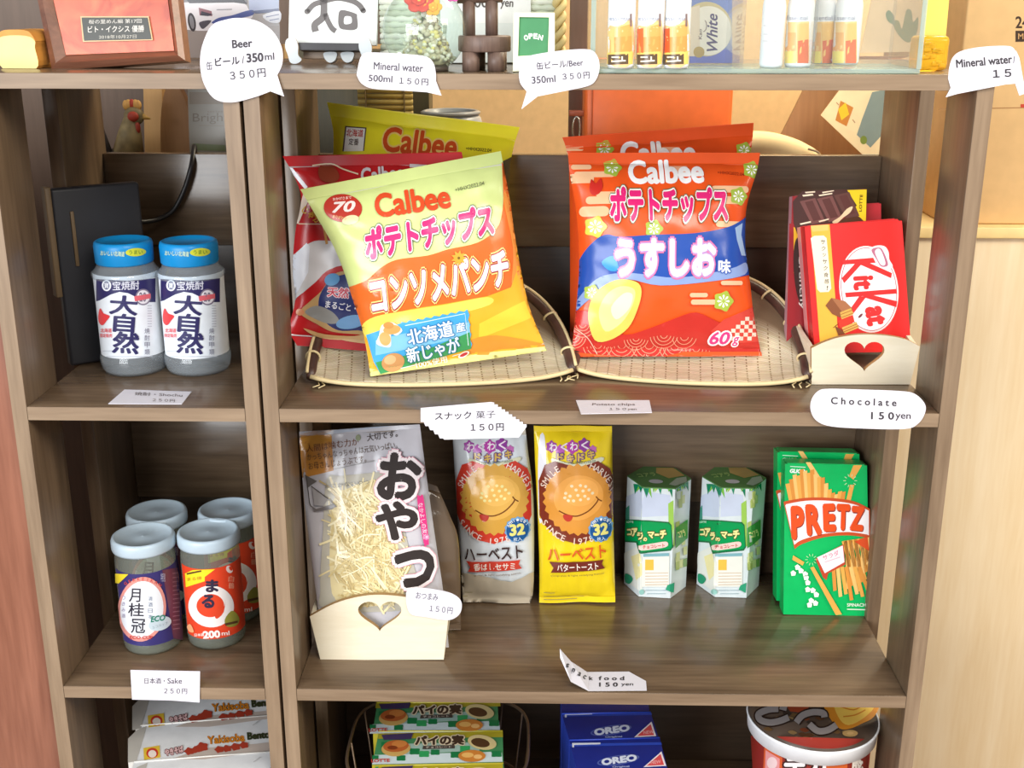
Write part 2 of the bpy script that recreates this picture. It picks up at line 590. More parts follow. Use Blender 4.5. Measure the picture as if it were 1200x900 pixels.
def shelf_unit(name, label, x0, x1):
    t = thing(name, label, 'shelf', Matrix.Translation((0, 0, 0)))
    for sx, a, b in ((0, x0 - PT, x0), (1, x1, x1 + PT)):
        zt = Z1 - (0.0 if name == 'wide_shelf_unit' else 0.0127)
        po = MB().box((a, 0.0006, FLOOR_Z), (b, FD, zt), WOOD_V, 0.0004).build('front_post', t)
        MB().box((a + .0002, 0, FLOOR_Z), (b - .0002, 0.0006, zt), EDGE_V).build('edge_band', po)
        MB().box((a, FD + GAP, FLOOR_Z), (b, DEPTH, Z1 - (0.0 if name == 'wide_shelf_unit' else 0.0127)), WOOD_V, 0.0006).build('rear_post', t)
    for z in (Z1, Z2, Z3, Z4, -0.86):
        a, b = x0 + 0.0003, x1 - 0.0003
        if z == Z1 and name == 'narrow_shelf_unit': a, b = x0 - 0.09, x1 + PT
        sh = MB().box((a, 0.0006, z - TH), (b, DEPTH - 0.012, z), WOOD_H, 0.0004).build('shelf', t)
        MB().box((a, 0, z - TH + .0002), (b, 0.0006, z - .0002), EDGE_H).build('edge_band', sh)
    for zb, h1, h2 in ((Z2, 0.095, 0.190), (Z3, 0.088, 0.180), (Z4, 0.08, 0.16)):
        MB().box((x0, DEPTH - 0.012, zb + h1), (x1, DEPTH, zb + h2), WOOD_H, 0.0006).build('back_rail', t)
        MB().box((x0, DEPTH - 0.006, zb - 0.02), (x1, DEPTH + 0.001, zb + h1), WOOD_D, 0.0004).build('back_panel', t)
    return t


shelf_unit('narrow_shelf_unit', 'narrow brown wooden shelf unit holding the sake jars', LX0, LX1)
shelf_unit('wide_shelf_unit', 'wide brown wooden shelf unit holding the snack bags', 0.0, WI)

# counter and carton beside the wide unit
ct = aY(1150, 266, 0.32).z
CREAM = wood('cream_veneer', (230, 204, 160), (240, 220, 184), 'Z', 0.25, coat=0.4, bump=0.02)
t = thing('counter_cabinet', 'pale beige veneer counter cabinet beside the wide shelf unit', 'cabinet', Matrix.Translation((0.612, 0.32, FLOOR_Z)))
H = ct - FLOOR_Z
MB().box((0.004, 0.004, 0.0), (0.9, 0.5, H - 0.012), CREAM, 0.001).build('carcass', t)
MB().box((0, -0.004, H - 0.012), (0.91, 0.5, H), ink((246, 216, 150), 0.4), 0.001).build('worktop', t)
KRAFT = ink((222, 184, 130), 0.75, 0.2, 0.04)
pl = Plane((aY(1131, 30, 0.335).x, 0.335, ct + 0.0005))
t = thing('cardboard_box', 'plain brown cardboard carton standing on the beige counter', 'box', pl.M)
mb = MB()
mb.box((0, 0, 0), (0.42, 0.30, 0.36), KRAFT, 0.002)
A = Art(mb, on_plane(pl), None)
A.line([(1100, 128), (1205, 126)], 1.2, (176, 132, 84))
A.text('24', 1198, 26, 16, 14, 0, (66, 48, 34), 0.02)
A.poly([(1190, 36), (1230, 36), (1230, 48), (1190, 49)], (66, 48, 34))
A.text('MO', 1200, 42.5, 14, 7, 0, (205, 160, 104), 0.01)
A.poly([(1196, 122), (1215, 122), (1215, 126), (1196, 126)], (196, 70, 50))
mb.build('carton', t)
MB().box((0.002, 0.0, 0.3602), (0.418, 0.148, 0.3622), KRAFT, 0.0004).build('flap', t)
MB().box((0.002, 0.152, 0.3602), (0.418, 0.30, 0.3622), KRAFT, 0.0004).build('flap', t)

# table behind the rack that carries the things seen over its back rails
t = thing('side_table', 'low brown table standing behind the shelf units', 'table', Matrix.Translation((0.17, 0.36, FLOOR_Z)))
TZ = 0.10
MB().box((-0.46, -0.07, TZ - FLOOR_Z - 0.03), (0.405, 0.20, TZ - FLOOR_Z), WOOD_H, 0.002).build('tabletop', t)
for x in (-0.44, 0.385):
    for y in (-0.055, 0.185):
        MB().box((x - 0.018, y - 0.012, 0), (x + 0.018, y + 0.012, TZ - FLOOR_Z - 0.03), WOOD_V, 0.002).build('leg', t)

# ================================================================== chip bags on the upper shelf
WHITE = (250, 250, 250)


def flower(A, x, y, r, c1=(168, 190, 70), c2=(250, 250, 245)):
    A.poly(smooth_loop([(x + r * (1.0 if k % 2 == 0 else 0.78) * math.cos(PI * k / 5), y + r * (1.0 if k % 2 == 0 else 0.78) * math.sin(PI * k / 5)) for k in range(10)], 3), c1)
    A.polys([[(x + r * .12 * math.cos(a), y + r * .12 * math.sin(a)), (x + r * .5 * math.cos(a - .22), y + r * .5 * math.sin(a - .22)), (x + r * .62 * math.cos(a), y + r * .62 * math.sin(a)), (x + r * .5 * math.cos(a + .22), y + r * .5 * math.sin(a + .22))] for a in [PI * k / 4 for k in range(8)]], c2)


def cloud(A, bars, c=(246, 196, 150)):
    L = []
    for x0, x1, y, h in bars:
        L.append(ell(x0, y, h / 2, h / 2, 0, 10, 90, 270) + ell(x1, y, h / 2, h / 2, 0, 10, 270, 450))
    A.polys(L, c)


def chips_title(A, cx, cy, w_, h_, rot, skew=0.0):
    A.text('ポテトチップス', cx, cy, w_, h_, rot, (226, 44, 120), 0.055, [(0.075, (86, 108, 74)), (0.045, (252, 244, 236))], skew=skew)


def waves(A, cx, cy, R, n, c, wd=0.9, a0=10, a1=170):
    A.lines([ell(cx, cy, R * (k + 1) / n, R * (k + 1) / n, 0, 14, a0, a1) for k in range(n)], wd, c)


# yellow bag at the back
pl = Plane(aY(395, 402, 0.178), 2, 12)
bag = Bag(pl, [(383.5, 120), (388, 140), (391, 165), (388, 230), (388, 320), (392, 404)], [(609, 149), (602, 172), (598, 196), (597, 240), (600, 320), (602, 404)], 0.022, 0.06, 0.95, seed=1.3)


def art(A):
    A.poly([(405, 148), (430, 150), (428, 178), (402, 178)], (96, 74, 60)); A.poly([(406.5, 149.5), (428.6, 151.3), (426.8, 178), (403.8, 178)], (250, 246, 238))
    A.text('北海道', 416.5, 156.5, 20, 9, -3, (200, 60, 44), 0.02); A.text('定番', 415.5, 167, 12, 8, -3, (90, 70, 60), 0.02)
    A.text('Calbee', 493, 168, 87, 31, -6, (214, 84, 38), 0.03, [(0.05, (250, 214, 120))], res=4)
    A.text('+HHX2022.04', 561, 176, 30, 4, -4, (92, 84, 40), 0.0)
    A.poly([(588, 190), (600, 184), (600, 235), (594, 225)], (96, 84, 50))
    A.poly([(380, 250), (610, 250), (610, 330), (380, 330)], (232, 140, 40))


make_bag('potato_chip_bag', 'bright yellow crisp bag standing behind the red and pale green bags', 'crisp bag', bag, (254, 238, 48), (236, 216, 60), art, 'crisp bags on the upper shelf')

# red bag
pl = Plane(aY(400, 404, 0.116), 7, 8)
bag = Bag(pl, [(331, 183), (344, 205), (353, 233), (346, 272), (343, 316), (346, 352), (339, 385), (348, 405)], [(541, 178), (548, 220), (552, 290), (552, 340), (548, 420)], 0.018, 0.06, 0.94, seed=4.1)


def art(A):
    A.poly([(336, 196), (343, 197), (361, 219), (358, 222)], (236, 236, 244))
    A.poly(smooth_loop([(338, 306), (346, 297), (362, 285), (385, 281), (470, 290), (470, 300), (395, 311), (370, 330), (352, 345), (338, 352)], 4), (214, 212, 214))
    A.poly([(338, 304), (348, 296), (360, 284), (364, 288), (362, 318), (350, 340), (338, 352)], (228, 232, 242))
    A.poly([(357, 222), (366, 226), (350, 262), (346, 262)], (240, 222, 204))
    A.line([(366, 248), (380, 262), (384, 285)], 3, (206, 146, 60)); A.line([(350, 262), (378, 262)], 1.2, (240, 210, 180))
    A.text('じゃが', 366, 252, 26, 9, -38, (238, 184, 60), 0.03)
    A.poly(smooth_loop([(352, 366), (364, 352), (377, 340), (392, 320), (412, 316), (440, 320), (450, 392), (420, 391), (390, 388), (372, 379)], 4), (196, 160, 110))
    A.poly(smooth_loop([(374, 352), (381, 335), (396, 322), (440, 322), (448, 386), (420, 386), (396, 386), (378, 372)], 4), (42, 52, 110))
    A.poly(smooth_loop([(358, 364), (372, 357), (390, 364), (398, 376), (384, 378), (366, 371)], 4), (150, 150, 148))
    A.poly(ell(412, 376, 18, 8, 12), (120, 170, 220)); A.poly(ell(390, 326, 9, 7, 20), (90, 150, 200))
    A.text('天然', 397, 341, 25, 12, -4, (206, 60, 84), 0.03, [(0.06, (246, 220, 226))]); A.text('まるごと・', 400, 357, 36, 9, -8, (236, 236, 244), 0.02)
    A.poly(smooth_loop([(356, 384), (380, 391), (416, 393), (440, 386), (440, 394), (416, 398), (376, 396)], 4), (214, 172, 118))
    A.poly(smooth_loop([(400, 397), (424, 392), (440, 392), (440, 402), (418, 401)], 4), (216, 178, 130))
    A.poly(ell(352, 365, 5, 4), (214, 140, 100))
    A.text('Calbee', 448, 204, 50, 19, 5, (214, 206, 208), 0.03)
    A.poly(smooth_loop([(374, 196), (386, 193), (394, 198), (398, 208), (390, 214), (376, 210)], 4), (150, 66, 44))
    A.line(smooth_loop([(366, 194), (388, 192), (402, 198), (420, 204)], 4, False), 1.6, (238, 214, 180))
    A.poly([(480, 192), (500, 193), (500, 197), (480, 196)], (222, 214, 218))


make_bag('potato_chip_bag', 'red and white crisp bag with blue emblem peeking from behind the pale green bag', 'crisp bag', bag, (190, 34, 38), (198, 190, 192), art, 'crisp bags on the upper shelf')

# pale green and orange bag in front
pl = Plane(aY(434, 440, 0.074), 8, 11)
Lp = [(352, 222), (371, 254), (390, 287), (403, 318), (413, 350), (423, 380), (430, 412), (434, 441)]
Rp = [(587, 177), (592, 205), (598, 237), (604, 280), (613, 330), (622, 365), (632, 390), (641, 411)]
bag = Bag(pl, Lp, Rp, 0.024, 0.06, 0.965, wr=0.0022, seed=2.2, flat=0.55)


def art(A):
    A.poly([(395, 336)] + smooth_loop([(404, 338), (429, 328), (445, 314), (464, 304), (500, 299), (523, 292), (558, 284), (581, 267), (588, 245), (589, 219), (588, 190)], 4, False) + [(640, 190), (660, 345), (600, 345), (569, 350), (524, 358), (480, 364), (447, 372), (425, 392), (400, 392)], (228, 110, 44))
    A.poly(smooth_loop([(589, 232), (600, 230), (612, 300), (603, 335), (598, 330), (600, 290)], 4), (236, 150, 70))
    A.poly([(400, 384), (424, 384), (440, 372), (480, 361), (524, 354), (569, 346), (597, 336), (604, 318), (604, 270), (640, 300), (670, 440), (420, 450)], (240, 178, 52))
    A.poly(smooth_loop([(424, 382), (440, 370), (480, 362), (524, 355), (569, 347), (572, 356), (520, 370), (470, 380), (440, 392), (430, 396)], 4), (246, 222, 96))
    A.poly([(560, 378), (600, 358), (614, 352), (622, 372), (560, 396)], (246, 204, 66))
    A.poly(smooth_loop([(548, 400), (580, 392), (640, 404), (640, 412), (560, 418)], 4), (236, 150, 56))
    A.poly([(428, 436), (500, 428), (560, 414), (660, 404), (660, 430), (428, 460)], (228, 224, 140))
    # badge
    A.poly(ell(402, 244, 22.5, 16.5, -6), (188, 56, 44)); A.poly(ell(411, 258, 10, 5.5, 12), (226, 222, 176))
    A.text('70', 403, 242.5, 28, 13, 4, (238, 226, 222), 0.03, shear=0.25); A.text('おかげさまで', 401, 232.5, 22, 3.6, 6, (238, 210, 200), 0.02)
    A.text('ありがとう', 398, 255, 16, 4, -10, (240, 190, 130), 0.02)
    A.text('Calbee', 482.5, 236, 88, 29, 8, (214, 78, 42), 0.035, res=4)
    A.text('+HHX2022.04', 549.5, 219, 35, 4.5, 14, (92, 100, 74), 0.0)
    chips_title(A, 502, 272, 152, 39, 11.5, 0.12)
    A.text('コンソメパンチ', 514, 329, 164, 43, 12.5, (236, 232, 250), 0.045, [(0.075, (250, 226, 140)), (0.04, (168, 56, 56))], skew=0.1)
    A.poly([(535.5 + (9 if k % 2 == 0 else 5.5) * math.cos(PI * k / 9), 302 + (9 if k % 2 == 0 else 5.5) * math.sin(PI * k / 9)) for k in range(18)], (206, 166, 60)); A.poly(ell(535.5, 302, 1.6, 1.6), (130, 90, 30))
    # field stamp with potatoes
    st = [(429, 392), (470, 377)]
    n = 16
    st += [(470 + 76 * k / n + (0.6 if k % 2 else -0.6), 376.5 - 14.5 * k / n + (1.2 if k % 2 else -1.0)) for k in range(n + 1)]
    st += [(546.5 + 5.5 * k / 8 + (1.0 if k % 2 else -1.0), 362 + 46 * k / 8) for k in range(1, 9)] + [(446, 438), (438, 424)]
    A.poly(st, (72, 168, 222))
    A.poly([(440, 398), (470, 390), (548, 376), (550, 392), (440, 416)], (132, 196, 230))
    A.poly([(440, 424), (470, 417), (500, 408), (549, 388), (551.5, 408), (446, 438)], (66, 156, 92))
    A.line([(474, 380), (543, 366), (548, 404)], 0.8, (226, 240, 246)); A.line([(462, 433), (490, 427)], 0.8, (226, 240, 246)); A.line([(530, 417), (540, 414)], 0.8, (226, 240, 246))
    A.poly(smooth_loop([(447, 380), (458, 376), (466, 380), (471, 386), (464, 392), (458, 390), (458, 404), (452, 406), (441, 402), (444, 392)], 3), (232, 226, 214))
    A.poly(ell(459, 385, 10, 5.5, 8), (222, 166, 96)); A.poly(ell(451, 396, 6.5, 8, 16), (226, 172, 104)); A.poly(ell(455, 380, 6, 4, 0), (208, 150, 82))
    A.poly(ell(460.5, 424, 13.5, 11, 18), (204, 150, 96)); A.poly(ell(457, 421, 7, 5.5, 18), (226, 182, 132))
    A.text('北海道', 503, 388.5, 54, 19, 12.5, (246, 250, 254), 0.02, [(0.055, (56, 126, 186))]); A.text('産', 538, 382, 11, 11, 12, (240, 248, 252), 0.02, [(0.05, (56, 126, 186))])
    A.text('新じゃが', 507, 409, 63, 19, 13, (246, 250, 254), 0.02, [(0.055, (56, 126, 160))]); A.text('100%使用', 505.5, 424, 37, 8, 12, (226, 244, 226), 0.01)
    A.poly(ell(543, 415, 7, 3.2, 28), (240, 236, 220)); A.poly(ell(543, 415, 5, 2, 28), (206, 60, 66))


make_bag('potato_chip_bag', 'pale green and orange crisp bag leaning in front on the woven basket', 'crisp bag', bag, (212, 226, 148), (200, 200, 190), art, 'crisp bags on the upper shelf', seal_c=(206, 220, 140))


# two orange bags
def art_orange(dx, dy, full=True):
    def f(A):
        T = lambda L: [(x + dx, y + dy) for x, y in L]
        cloud(A, [(670 + dx, 690 + dx, 210 + dy, 11), (676 + dx, 716 + dx, 205 + dy, 7), (672 + dx, 690 + dx, 196 + dy, 6)])
        cloud(A, [(783 + dx, 803 + dx, 197 + dy, 4), (792 + dx, 806 + dx, 201 + dy, 4)], (246, 180, 140))
        flower(A, 717 + dx, 197 + dy, 11.5); flower(A, 880 + dx, 199 + dy, 11)
        A.text('Calbee', 779 + dx, 202 + dy, 88, 30, 1, (252, 250, 248), 0.04, res=4)
        A.text('+HHX2022.04', 855 + dx, 204 + dy, 32, 3.6, -4, (150, 52, 30), 0.0)
        if not full: return
        cloud(A, [(690, 715, 236, 9), (684, 706, 249, 12), (700, 720, 229, 6)])
        cloud(A, [(835, 872, 223, 8), (846, 866, 236, 9), (838, 864, 264, 7)])
        A.poly(smooth_loop([(690, 224), (692, 211), (697, 216), (703, 210), (705, 220), (701, 228), (694, 230)], 4), (206, 48, 40))
        flower(A, 696, 267, 13.5, (206, 206, 70)); flower(A, 863, 231, 11.5); flower(A, 762, 270, 11)
        # blue wave
        A.poly([(672, 352)] + smooth_loop([(673, 320), (681, 300), (694, 284), (708, 276), (724, 279), (760, 277), (809, 275), (847, 268), (868, 258), (884, 246)], 4, False) + [(890, 300), (878, 322)] + smooth_loop([(862, 325), (809, 331), (770, 334), (733, 326), (712, 333), (692, 348), (672, 368)], 4, False), (38, 80, 170))
        A.poly(smooth_loop([(676, 352), (694, 330), (712, 322), (740, 321), (790, 326), (850, 316), (872, 308), (870, 322), (830, 330), (770, 335), (733, 328), (708, 336), (688, 352), (674, 364)], 4), (140, 164, 214))
        A.poly(smooth_loop([(703, 308), (716, 301), (722, 316), (712, 318)], 4), (46, 150, 220))
        A.poly([(858, 268), (868, 262), (866, 276), (872, 300), (866, 300), (860, 282)], (160, 190, 226))
        chips_title(A, 781, 241.5, 137, 43, 0)
        A.text('うすしお', 776, 303, 116, 45, 0, (244, 244, 252), 0.05, [(0.07, (226, 110, 156)), (0.04, (190, 150, 206))])
        A.text('味', 844, 313, 15, 16, 0, (244, 244, 252), 0.03, [(0.08, (60, 96, 180))])
        # lower pattern
        A.poly(smooth_loop([(660, 372), (676, 364), (692, 366), (706, 378), (730, 392), (760, 384), (790, 372), (812, 366), (836, 376), (850, 378), (880, 360), (900, 352), (900, 430), (660, 430)], 3), (200, 52, 44))
        A.poly([(830, 388), (845, 374), (880, 360), (890, 400), (862, 402)], (214, 74, 62))
        ck = []
        for i in range(9):
            for j in range(8):
                if (i + j) % 2 == 0:
                    x, y = 840 + i * 5.2 - j * 0.3, 362 + j * 4.6
                    if y > 392 - (x - 836) * 0.62: ck.append([(x, y), (x + 5.2, y), (x + 5.2, y + 4.6), (x, y + 4.6)])
        A.polys(ck, (244, 214, 196))
        for cx, cy, R, n in ((682, 380, 15, 4), (672, 394, 14, 4), (700, 404, 17, 4), (728, 404, 18, 4), (760, 404, 20, 4), (790, 406, 18, 4), (815, 408, 16, 4), (776, 392, 16, 4), (744, 396, 14, 4), (800, 394, 14, 3), (716, 418, 16, 4), (750, 414, 15, 3), (690, 418, 15, 4)): waves(A, cx, cy, R, n, (238, 160, 130), 0.8)
        A.lines([ell(800, 404, 46, 34, 0, 24, 20, 160), ell(760, 420, 50, 26, 0, 24, 10, 165), ell(845, 420, 50, 26, 0, 24, 20, 160)], 1.1, (248, 200, 176))
        cloud(A, [(806, 822, 346, 5), (808, 832, 354, 6), (842, 864, 332, 5)], (246, 190, 150))
        flower(A, 843, 353, 12.5); flower(A, 692, 343, 10)
        A.poly(smooth_loop([(688, 372), (692, 350), (704, 336), (722, 328), (742, 331), (748, 342), (744, 362), (734, 384), (714, 398), (696, 398)], 4), (244, 206, 96))
        A.poly(smooth_loop([(700, 366), (708, 346), (724, 336), (740, 340), (738, 358), (726, 378), (708, 388)], 4), (250, 226, 150))
        A.poly(smooth_loop([(714, 360), (728, 344), (738, 346), (734, 362), (720, 374)], 4), (248, 238, 200))
        A.text('60', 841, 396, 24, 15, 0, (222, 60, 130), 0.03, [(0.09, (252, 244, 244))], shear=0.2); A.text('g', 860, 400, 8, 11, 0, (222, 60, 130), 0.02, [(0.09, (252, 244, 244))], shear=0.2)
        A.line(smooth_loop([(672, 384), (688, 396), (700, 416)], 4, False), 0.9, (246, 190, 170))
        A.poly([(668, 412), (720, 417), (771, 419), (800, 412), (895, 412), (895, 424), (668, 424)], (238, 88, 36))
    return f


pl = Plane(aY(685, 400, 0.176), 2, 13)
bag = Bag(pl, [(659, 161), (664, 176), (667, 200), (668, 300), (668, 400)], [(883, 144), (881, 170), (876, 200), (872, 300), (874, 400)], 0.022, 0.06, 0.95, seed=6.4)
make_bag('potato_chip_bag', 'orange crisp bag standing behind the other orange bag, only its top showing', 'crisp bag', bag, (236, 86, 34), (214, 96, 60), art_orange(-9, -22, False), 'crisp bags on the upper shelf')
pl = Plane(aY(690, 418, 0.122), 2, 14)
bag = Bag(pl, [(665.5, 179), (668, 205), (674, 240), (677.5, 275), (678.5, 316), (675, 362), (671, 400), (669, 418)], [(891, 179), (887, 200), (879, 226), (874, 250), (873, 290), (879, 331), (884, 377), (892, 417)], 0.026, 0.055, 0.96, seed=8.8)
make_bag('potato_chip_bag', 'orange crisp bag with blue wave and pink lettering in front of its twin', 'crisp bag', bag, (240, 90, 34), (214, 96, 60), art_orange(0, 0), 'crisp bags on the upper shelf')

# ================================================================== woven winnowing baskets under the bags
def weave(name):
    m = bpy.data.materials.new(name); m.use_nodes = True
    nt = m.node_tree; b = nt.nodes['Principled BSDF']; b.inputs['Roughness'].default_value = 0.6
    uv = nt.nodes.new('ShaderNodeUVMap'); mp = nt.nodes.new('ShaderNodeMapping'); mp.inputs['Scale'].default_value = (16, 40, 1)
    br = nt.nodes.new('ShaderNodeTexBrick'); br.inputs['Scale'].default_value = 1.0; br.inputs['Mortar Size'].default_value = 0.05
    br.inputs['Color1'].default_value = lin((240, 228, 200)); br.inputs['Color2'].default_value = lin((220, 204, 168)); br.inputs['Mortar'].default_value = lin((150, 126, 90))
    br.inputs['Brick Width'].default_value = 1.6; br.inputs['Row Height'].default_value = 0.8
    n = nt.nodes.new('ShaderNodeTexNoise'); n.inputs['Scale'].default_value = 3
    mx = nt.nodes.new('ShaderNodeMix'); mx.data_type = 'RGBA'; mx.blend_type = 'MULTIPLY'; mx.inputs[0].default_value = 0.25
    bp = nt.nodes.new('ShaderNodeBump'); bp.inputs['Strength'].default_value = 0.6; bp.inputs['Distance'].default_value = 0.001
    nt.links.new(uv.outputs[0], mp.inputs[0]); nt.links.new(mp.outputs[0], br.inputs[0]); nt.links.new(mp.outputs[0], n.inputs['Vector'])
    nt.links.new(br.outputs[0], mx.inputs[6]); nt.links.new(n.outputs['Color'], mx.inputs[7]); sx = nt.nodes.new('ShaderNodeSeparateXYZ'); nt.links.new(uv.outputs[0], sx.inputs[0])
    rp = nt.nodes.new('ShaderNodeValToRGB'); rp.color_ramp.elements[0].position = 0.62; rp.color_ramp.elements[1].position = 0.8  # shade of the raised wall painted in: weave turns brown towards the rim
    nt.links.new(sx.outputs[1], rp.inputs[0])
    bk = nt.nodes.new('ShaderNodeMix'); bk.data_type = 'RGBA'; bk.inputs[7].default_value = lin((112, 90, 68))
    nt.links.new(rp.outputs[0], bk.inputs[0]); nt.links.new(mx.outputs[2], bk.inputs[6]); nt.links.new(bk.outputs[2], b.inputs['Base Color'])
    nt.links.new(br.outputs['Fac'], bp.inputs['Height']); bp.invert = True; nt.links.new(bp.outputs[0], b.inputs['Normal'])
    return m


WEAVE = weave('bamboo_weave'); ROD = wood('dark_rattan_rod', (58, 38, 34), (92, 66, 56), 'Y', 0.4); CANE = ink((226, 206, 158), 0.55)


def basket(label, P0, P1, back, rise, seed, tilt=1.0):
    rnd = random.Random(seed)
    mid = (P0 + P1) / 2; W2 = (P1 - P0).length / 2
    yaw = math.atan2(P1.y - P0.y, P1.x - P0.x)
    M = Matrix.Translation((mid.x, mid.y, 0.0)) @ Matrix.Rotation(yaw, 4, 'Z')
    t = thing('winnowing_basket', label, 'basket', M, 'woven winnowing baskets under the crisp bags')

    def rim(th):
        c, s_ = math.cos(th), math.sin(th)
        x = W2 * math.copysign(abs(c) ** 0.78, c); y = back * abs(s_) ** 0.85
        z = 0.0075 + rise * abs(s_) ** 0.95
        return Vector((x, y, z))

    def bow(x): return -0.016 * (1 - (x / W2) ** 2)
    nu, nv = 72, 26; vs = []; uvs = []
    for j in range(nv + 1):
        r = j / nv
        for i in range(nu + 1):
            R = rim(PI - PI * i / nu)
            f = Vector((R.x, bow(R.x), 0.0022 + 0.0012 * abs(math.sin(R.x * 130 + seed)) + 0.006 * abs(R.x / W2) ** 6))
            p = f.lerp(R, r); p.z = f.z + (R.z - f.z) * r ** 2.2
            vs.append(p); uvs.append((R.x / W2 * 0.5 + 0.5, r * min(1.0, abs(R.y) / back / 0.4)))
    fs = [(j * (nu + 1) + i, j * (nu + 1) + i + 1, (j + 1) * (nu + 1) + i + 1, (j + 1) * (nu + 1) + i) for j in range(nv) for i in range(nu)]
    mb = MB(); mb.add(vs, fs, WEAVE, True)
    o = mb.build('woven_mat', t)
    ul = o.data.uv_layers.new(name='UVMap')
    for lp in o.data.loops: ul.data[lp.index].uv = uvs[lp.vertex_index]
    so = o.modifiers.new('thickness', 'SOLIDIFY'); so.thickness = 0.0014; so.offset = 1
    MB().tube([Vector((x, bow(x) - 0.001, 0.0026 + 0.006 * abs(x / W2) ** 6)) for x in [W2 * (-1 + 2 * k / 30) for k in range(31)]], 0.0022, CANE, 8).build('front_edge_strip', t)
    arch = [rim(PI - PI * k / 60) for k in range(61)]
    rod = MB().tube(arch, [0.0052 if 0 < k < 60 else 0.004 for k in range(61)], ROD, 10).build('rim_rod', t)
    MB().tube([p + Vector((0, 0, 0.0052)) + Vector((p.x, 0, 0)).normalized() * 0.003 for p in arch], 0.0016, CANE, 6).build('rim_cane', t)
    for k in (3, 10, 17, 24, 36, 43, 50, 57):
        p = arch[k]; d = (arch[k + 1] - arch[k - 1]).normalized()
        q = Vector((0, 0, 1)).cross(d).normalized(); w_ = d.cross(q)
        MB().tube([p + (q * math.cos(a) + w_ * math.sin(a)) * 0.0066 + d * 0.0016 * math.sin(a) for a in [2 * PI * m / 14 for m in range(14)]], 0.0012, CANE, 6, closed=True).build('binding', rod)
    for k in range(5):
        s_ = -1 if k < 2 else 1
        x = s_ * W2 * (0.9 + 0.09 * rnd.random())
        p = Vector((x, bow(x) - 0.002, 0.0035)); 
        MB().tube([p, p + Vector((0.004 * rnd.uniform(-1, 1), -0.004 - 0.003 * rnd.random(), -0.0005)), p + Vector((0.006 * rnd.uniform(-1, 1), -0.008 - 0.004 * rnd.random(), -0.002))], 0.0006, CANE, 6).build('loose_strand', o)
    return t


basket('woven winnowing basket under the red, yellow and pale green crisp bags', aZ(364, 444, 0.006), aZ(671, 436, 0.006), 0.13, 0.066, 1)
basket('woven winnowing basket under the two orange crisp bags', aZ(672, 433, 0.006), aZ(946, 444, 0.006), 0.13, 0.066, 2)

# ================================================================== heart trays, boxes and packs in the wide unit
PINE = wood('pale_plywood', (228, 216, 188), (240, 231, 208), 'X', 0.5, bump=0.02, stretch=8)
PINE_EDGE = ink((176, 140, 92), 0.6)


def heart_tray(label, pl, front_px, heart_px, depth, side_rise, group='plywood trays with heart cut-outs', flare=0.006):
    t = thing('wooden_tray', label, 'tray', pl.M, group)
    out = pl.pts(front_px)
    h = pl.pts(heart(*heart_px))
    MB().prism([out, h], -0.0, 0.005, PINE, side=PINE_EDGE).build('front_panel', t)
    xs = [p[0] for p in out]; zs = [p[1] for p in out]
    xb0, xb1 = out[0][0], out[1][0]        # bottom corners
    zb = (out[0][1] + out[1][1]) / 2
    xt0 = min(xs); xt1 = max(xs); zl = out[-1][1]; zr = out[2][1]
    for name, xb, xt, zt in (('side_panel', xb0, xt0, zl), ('side_panel', xb1, xt1, zr)):
        s_ = 1 if xb == xb0 else -1
        vs = [(xb, .005, zb), (xt, .005, zt - 0.001), (xt - s_ * flare * .4, depth, zt + side_rise), (xb, depth, zb)]
        vs2 = [(x + s_ * 0.004, y, z) for x, y, z in vs]
        f = [(0, 1, 2, 3), (4, 7, 6, 5), (0, 4, 5, 1), (1, 5, 6, 2), (2, 6, 7, 3), (3, 7, 4, 0)]
        mb = MB(); mb.add(vs + vs2, f if s_ < 0 else [q[::-1] for q in f], PINE); mb.build(name, t)
    MB().box((xb0 + .004, .005, zb), (xb1 - .004, depth, zb + .004), PINE).build('bottom_panel', t)
    MB().box((xb0 + .002, depth, zb), (xb1 - .002, depth + .004, zb + (zl - zb) + side_rise), PINE, .0005).build('back_panel', t)
    return t


pl1 = Plane(aZ(1008, 450.5, 0.0005), 1, 0)
arc1 = [(1078, 406), (1062, 398), (1040, 393.5), (1012, 392), (985, 395), (966, 401), (951, 408)]
heart_tray('pale plywood tray with heart cut-out holding the chocolate boxes', pl1, [(951, 450.5), (1066.5, 450.5)] + smooth_loop(arc1, 4, False), (1013, 418, 47, 35), 0.085, 0.008)
pl2 = Plane(aZ(447, 773, Z3 + 0.0005), 0, 0)
arc2 = [(525, 727), (522, 720), (500, 706), (475, 699.5), (440, 697), (412, 701), (388, 709), (363, 722.5)]
heart_tray('pale plywood tray with heart cut-out holding the dried squid snack', pl2, [(375.5, 773.5), (520, 773)] + smooth_loop(arc2, 4, False), (445, 722.5, 51, 35), 0.075, 0.0)


def carton(name, label, cat, pl, corners, thick, body, art, group=None, bev=0.0006, sidec=None, part='carton', rough=0.25, extra=None, shape_y=None):
    """A printed cardboard box: its front face has the given corners (drawing coordinates, TL TR BR BL)."""
    t = thing(name, label, cat, pl.M, group)
    c = pl.pts(corners); n = 4
    mb = MB()
    f = [(p[0], 0.0, p[1]) for p in c]; b = [(p[0], thick, p[1]) for p in c]
    mb.add(f + b, [(0, 3, 2, 1)], ink(body, rough, .5)); 
    mb.add(f + b, [(4, 5, 6, 7), (0, 4, 7, 3), (1, 2, 6, 5), (0, 1, 5, 4), (3, 7, 6, 2)], ink(sidec or body, rough, .5))
    if art: art(Art(mb, on_plane(pl), None, rough=rough))
    body_o = mb.build(part, t)
    if extra: extra(body_o, c, thick)
    return t


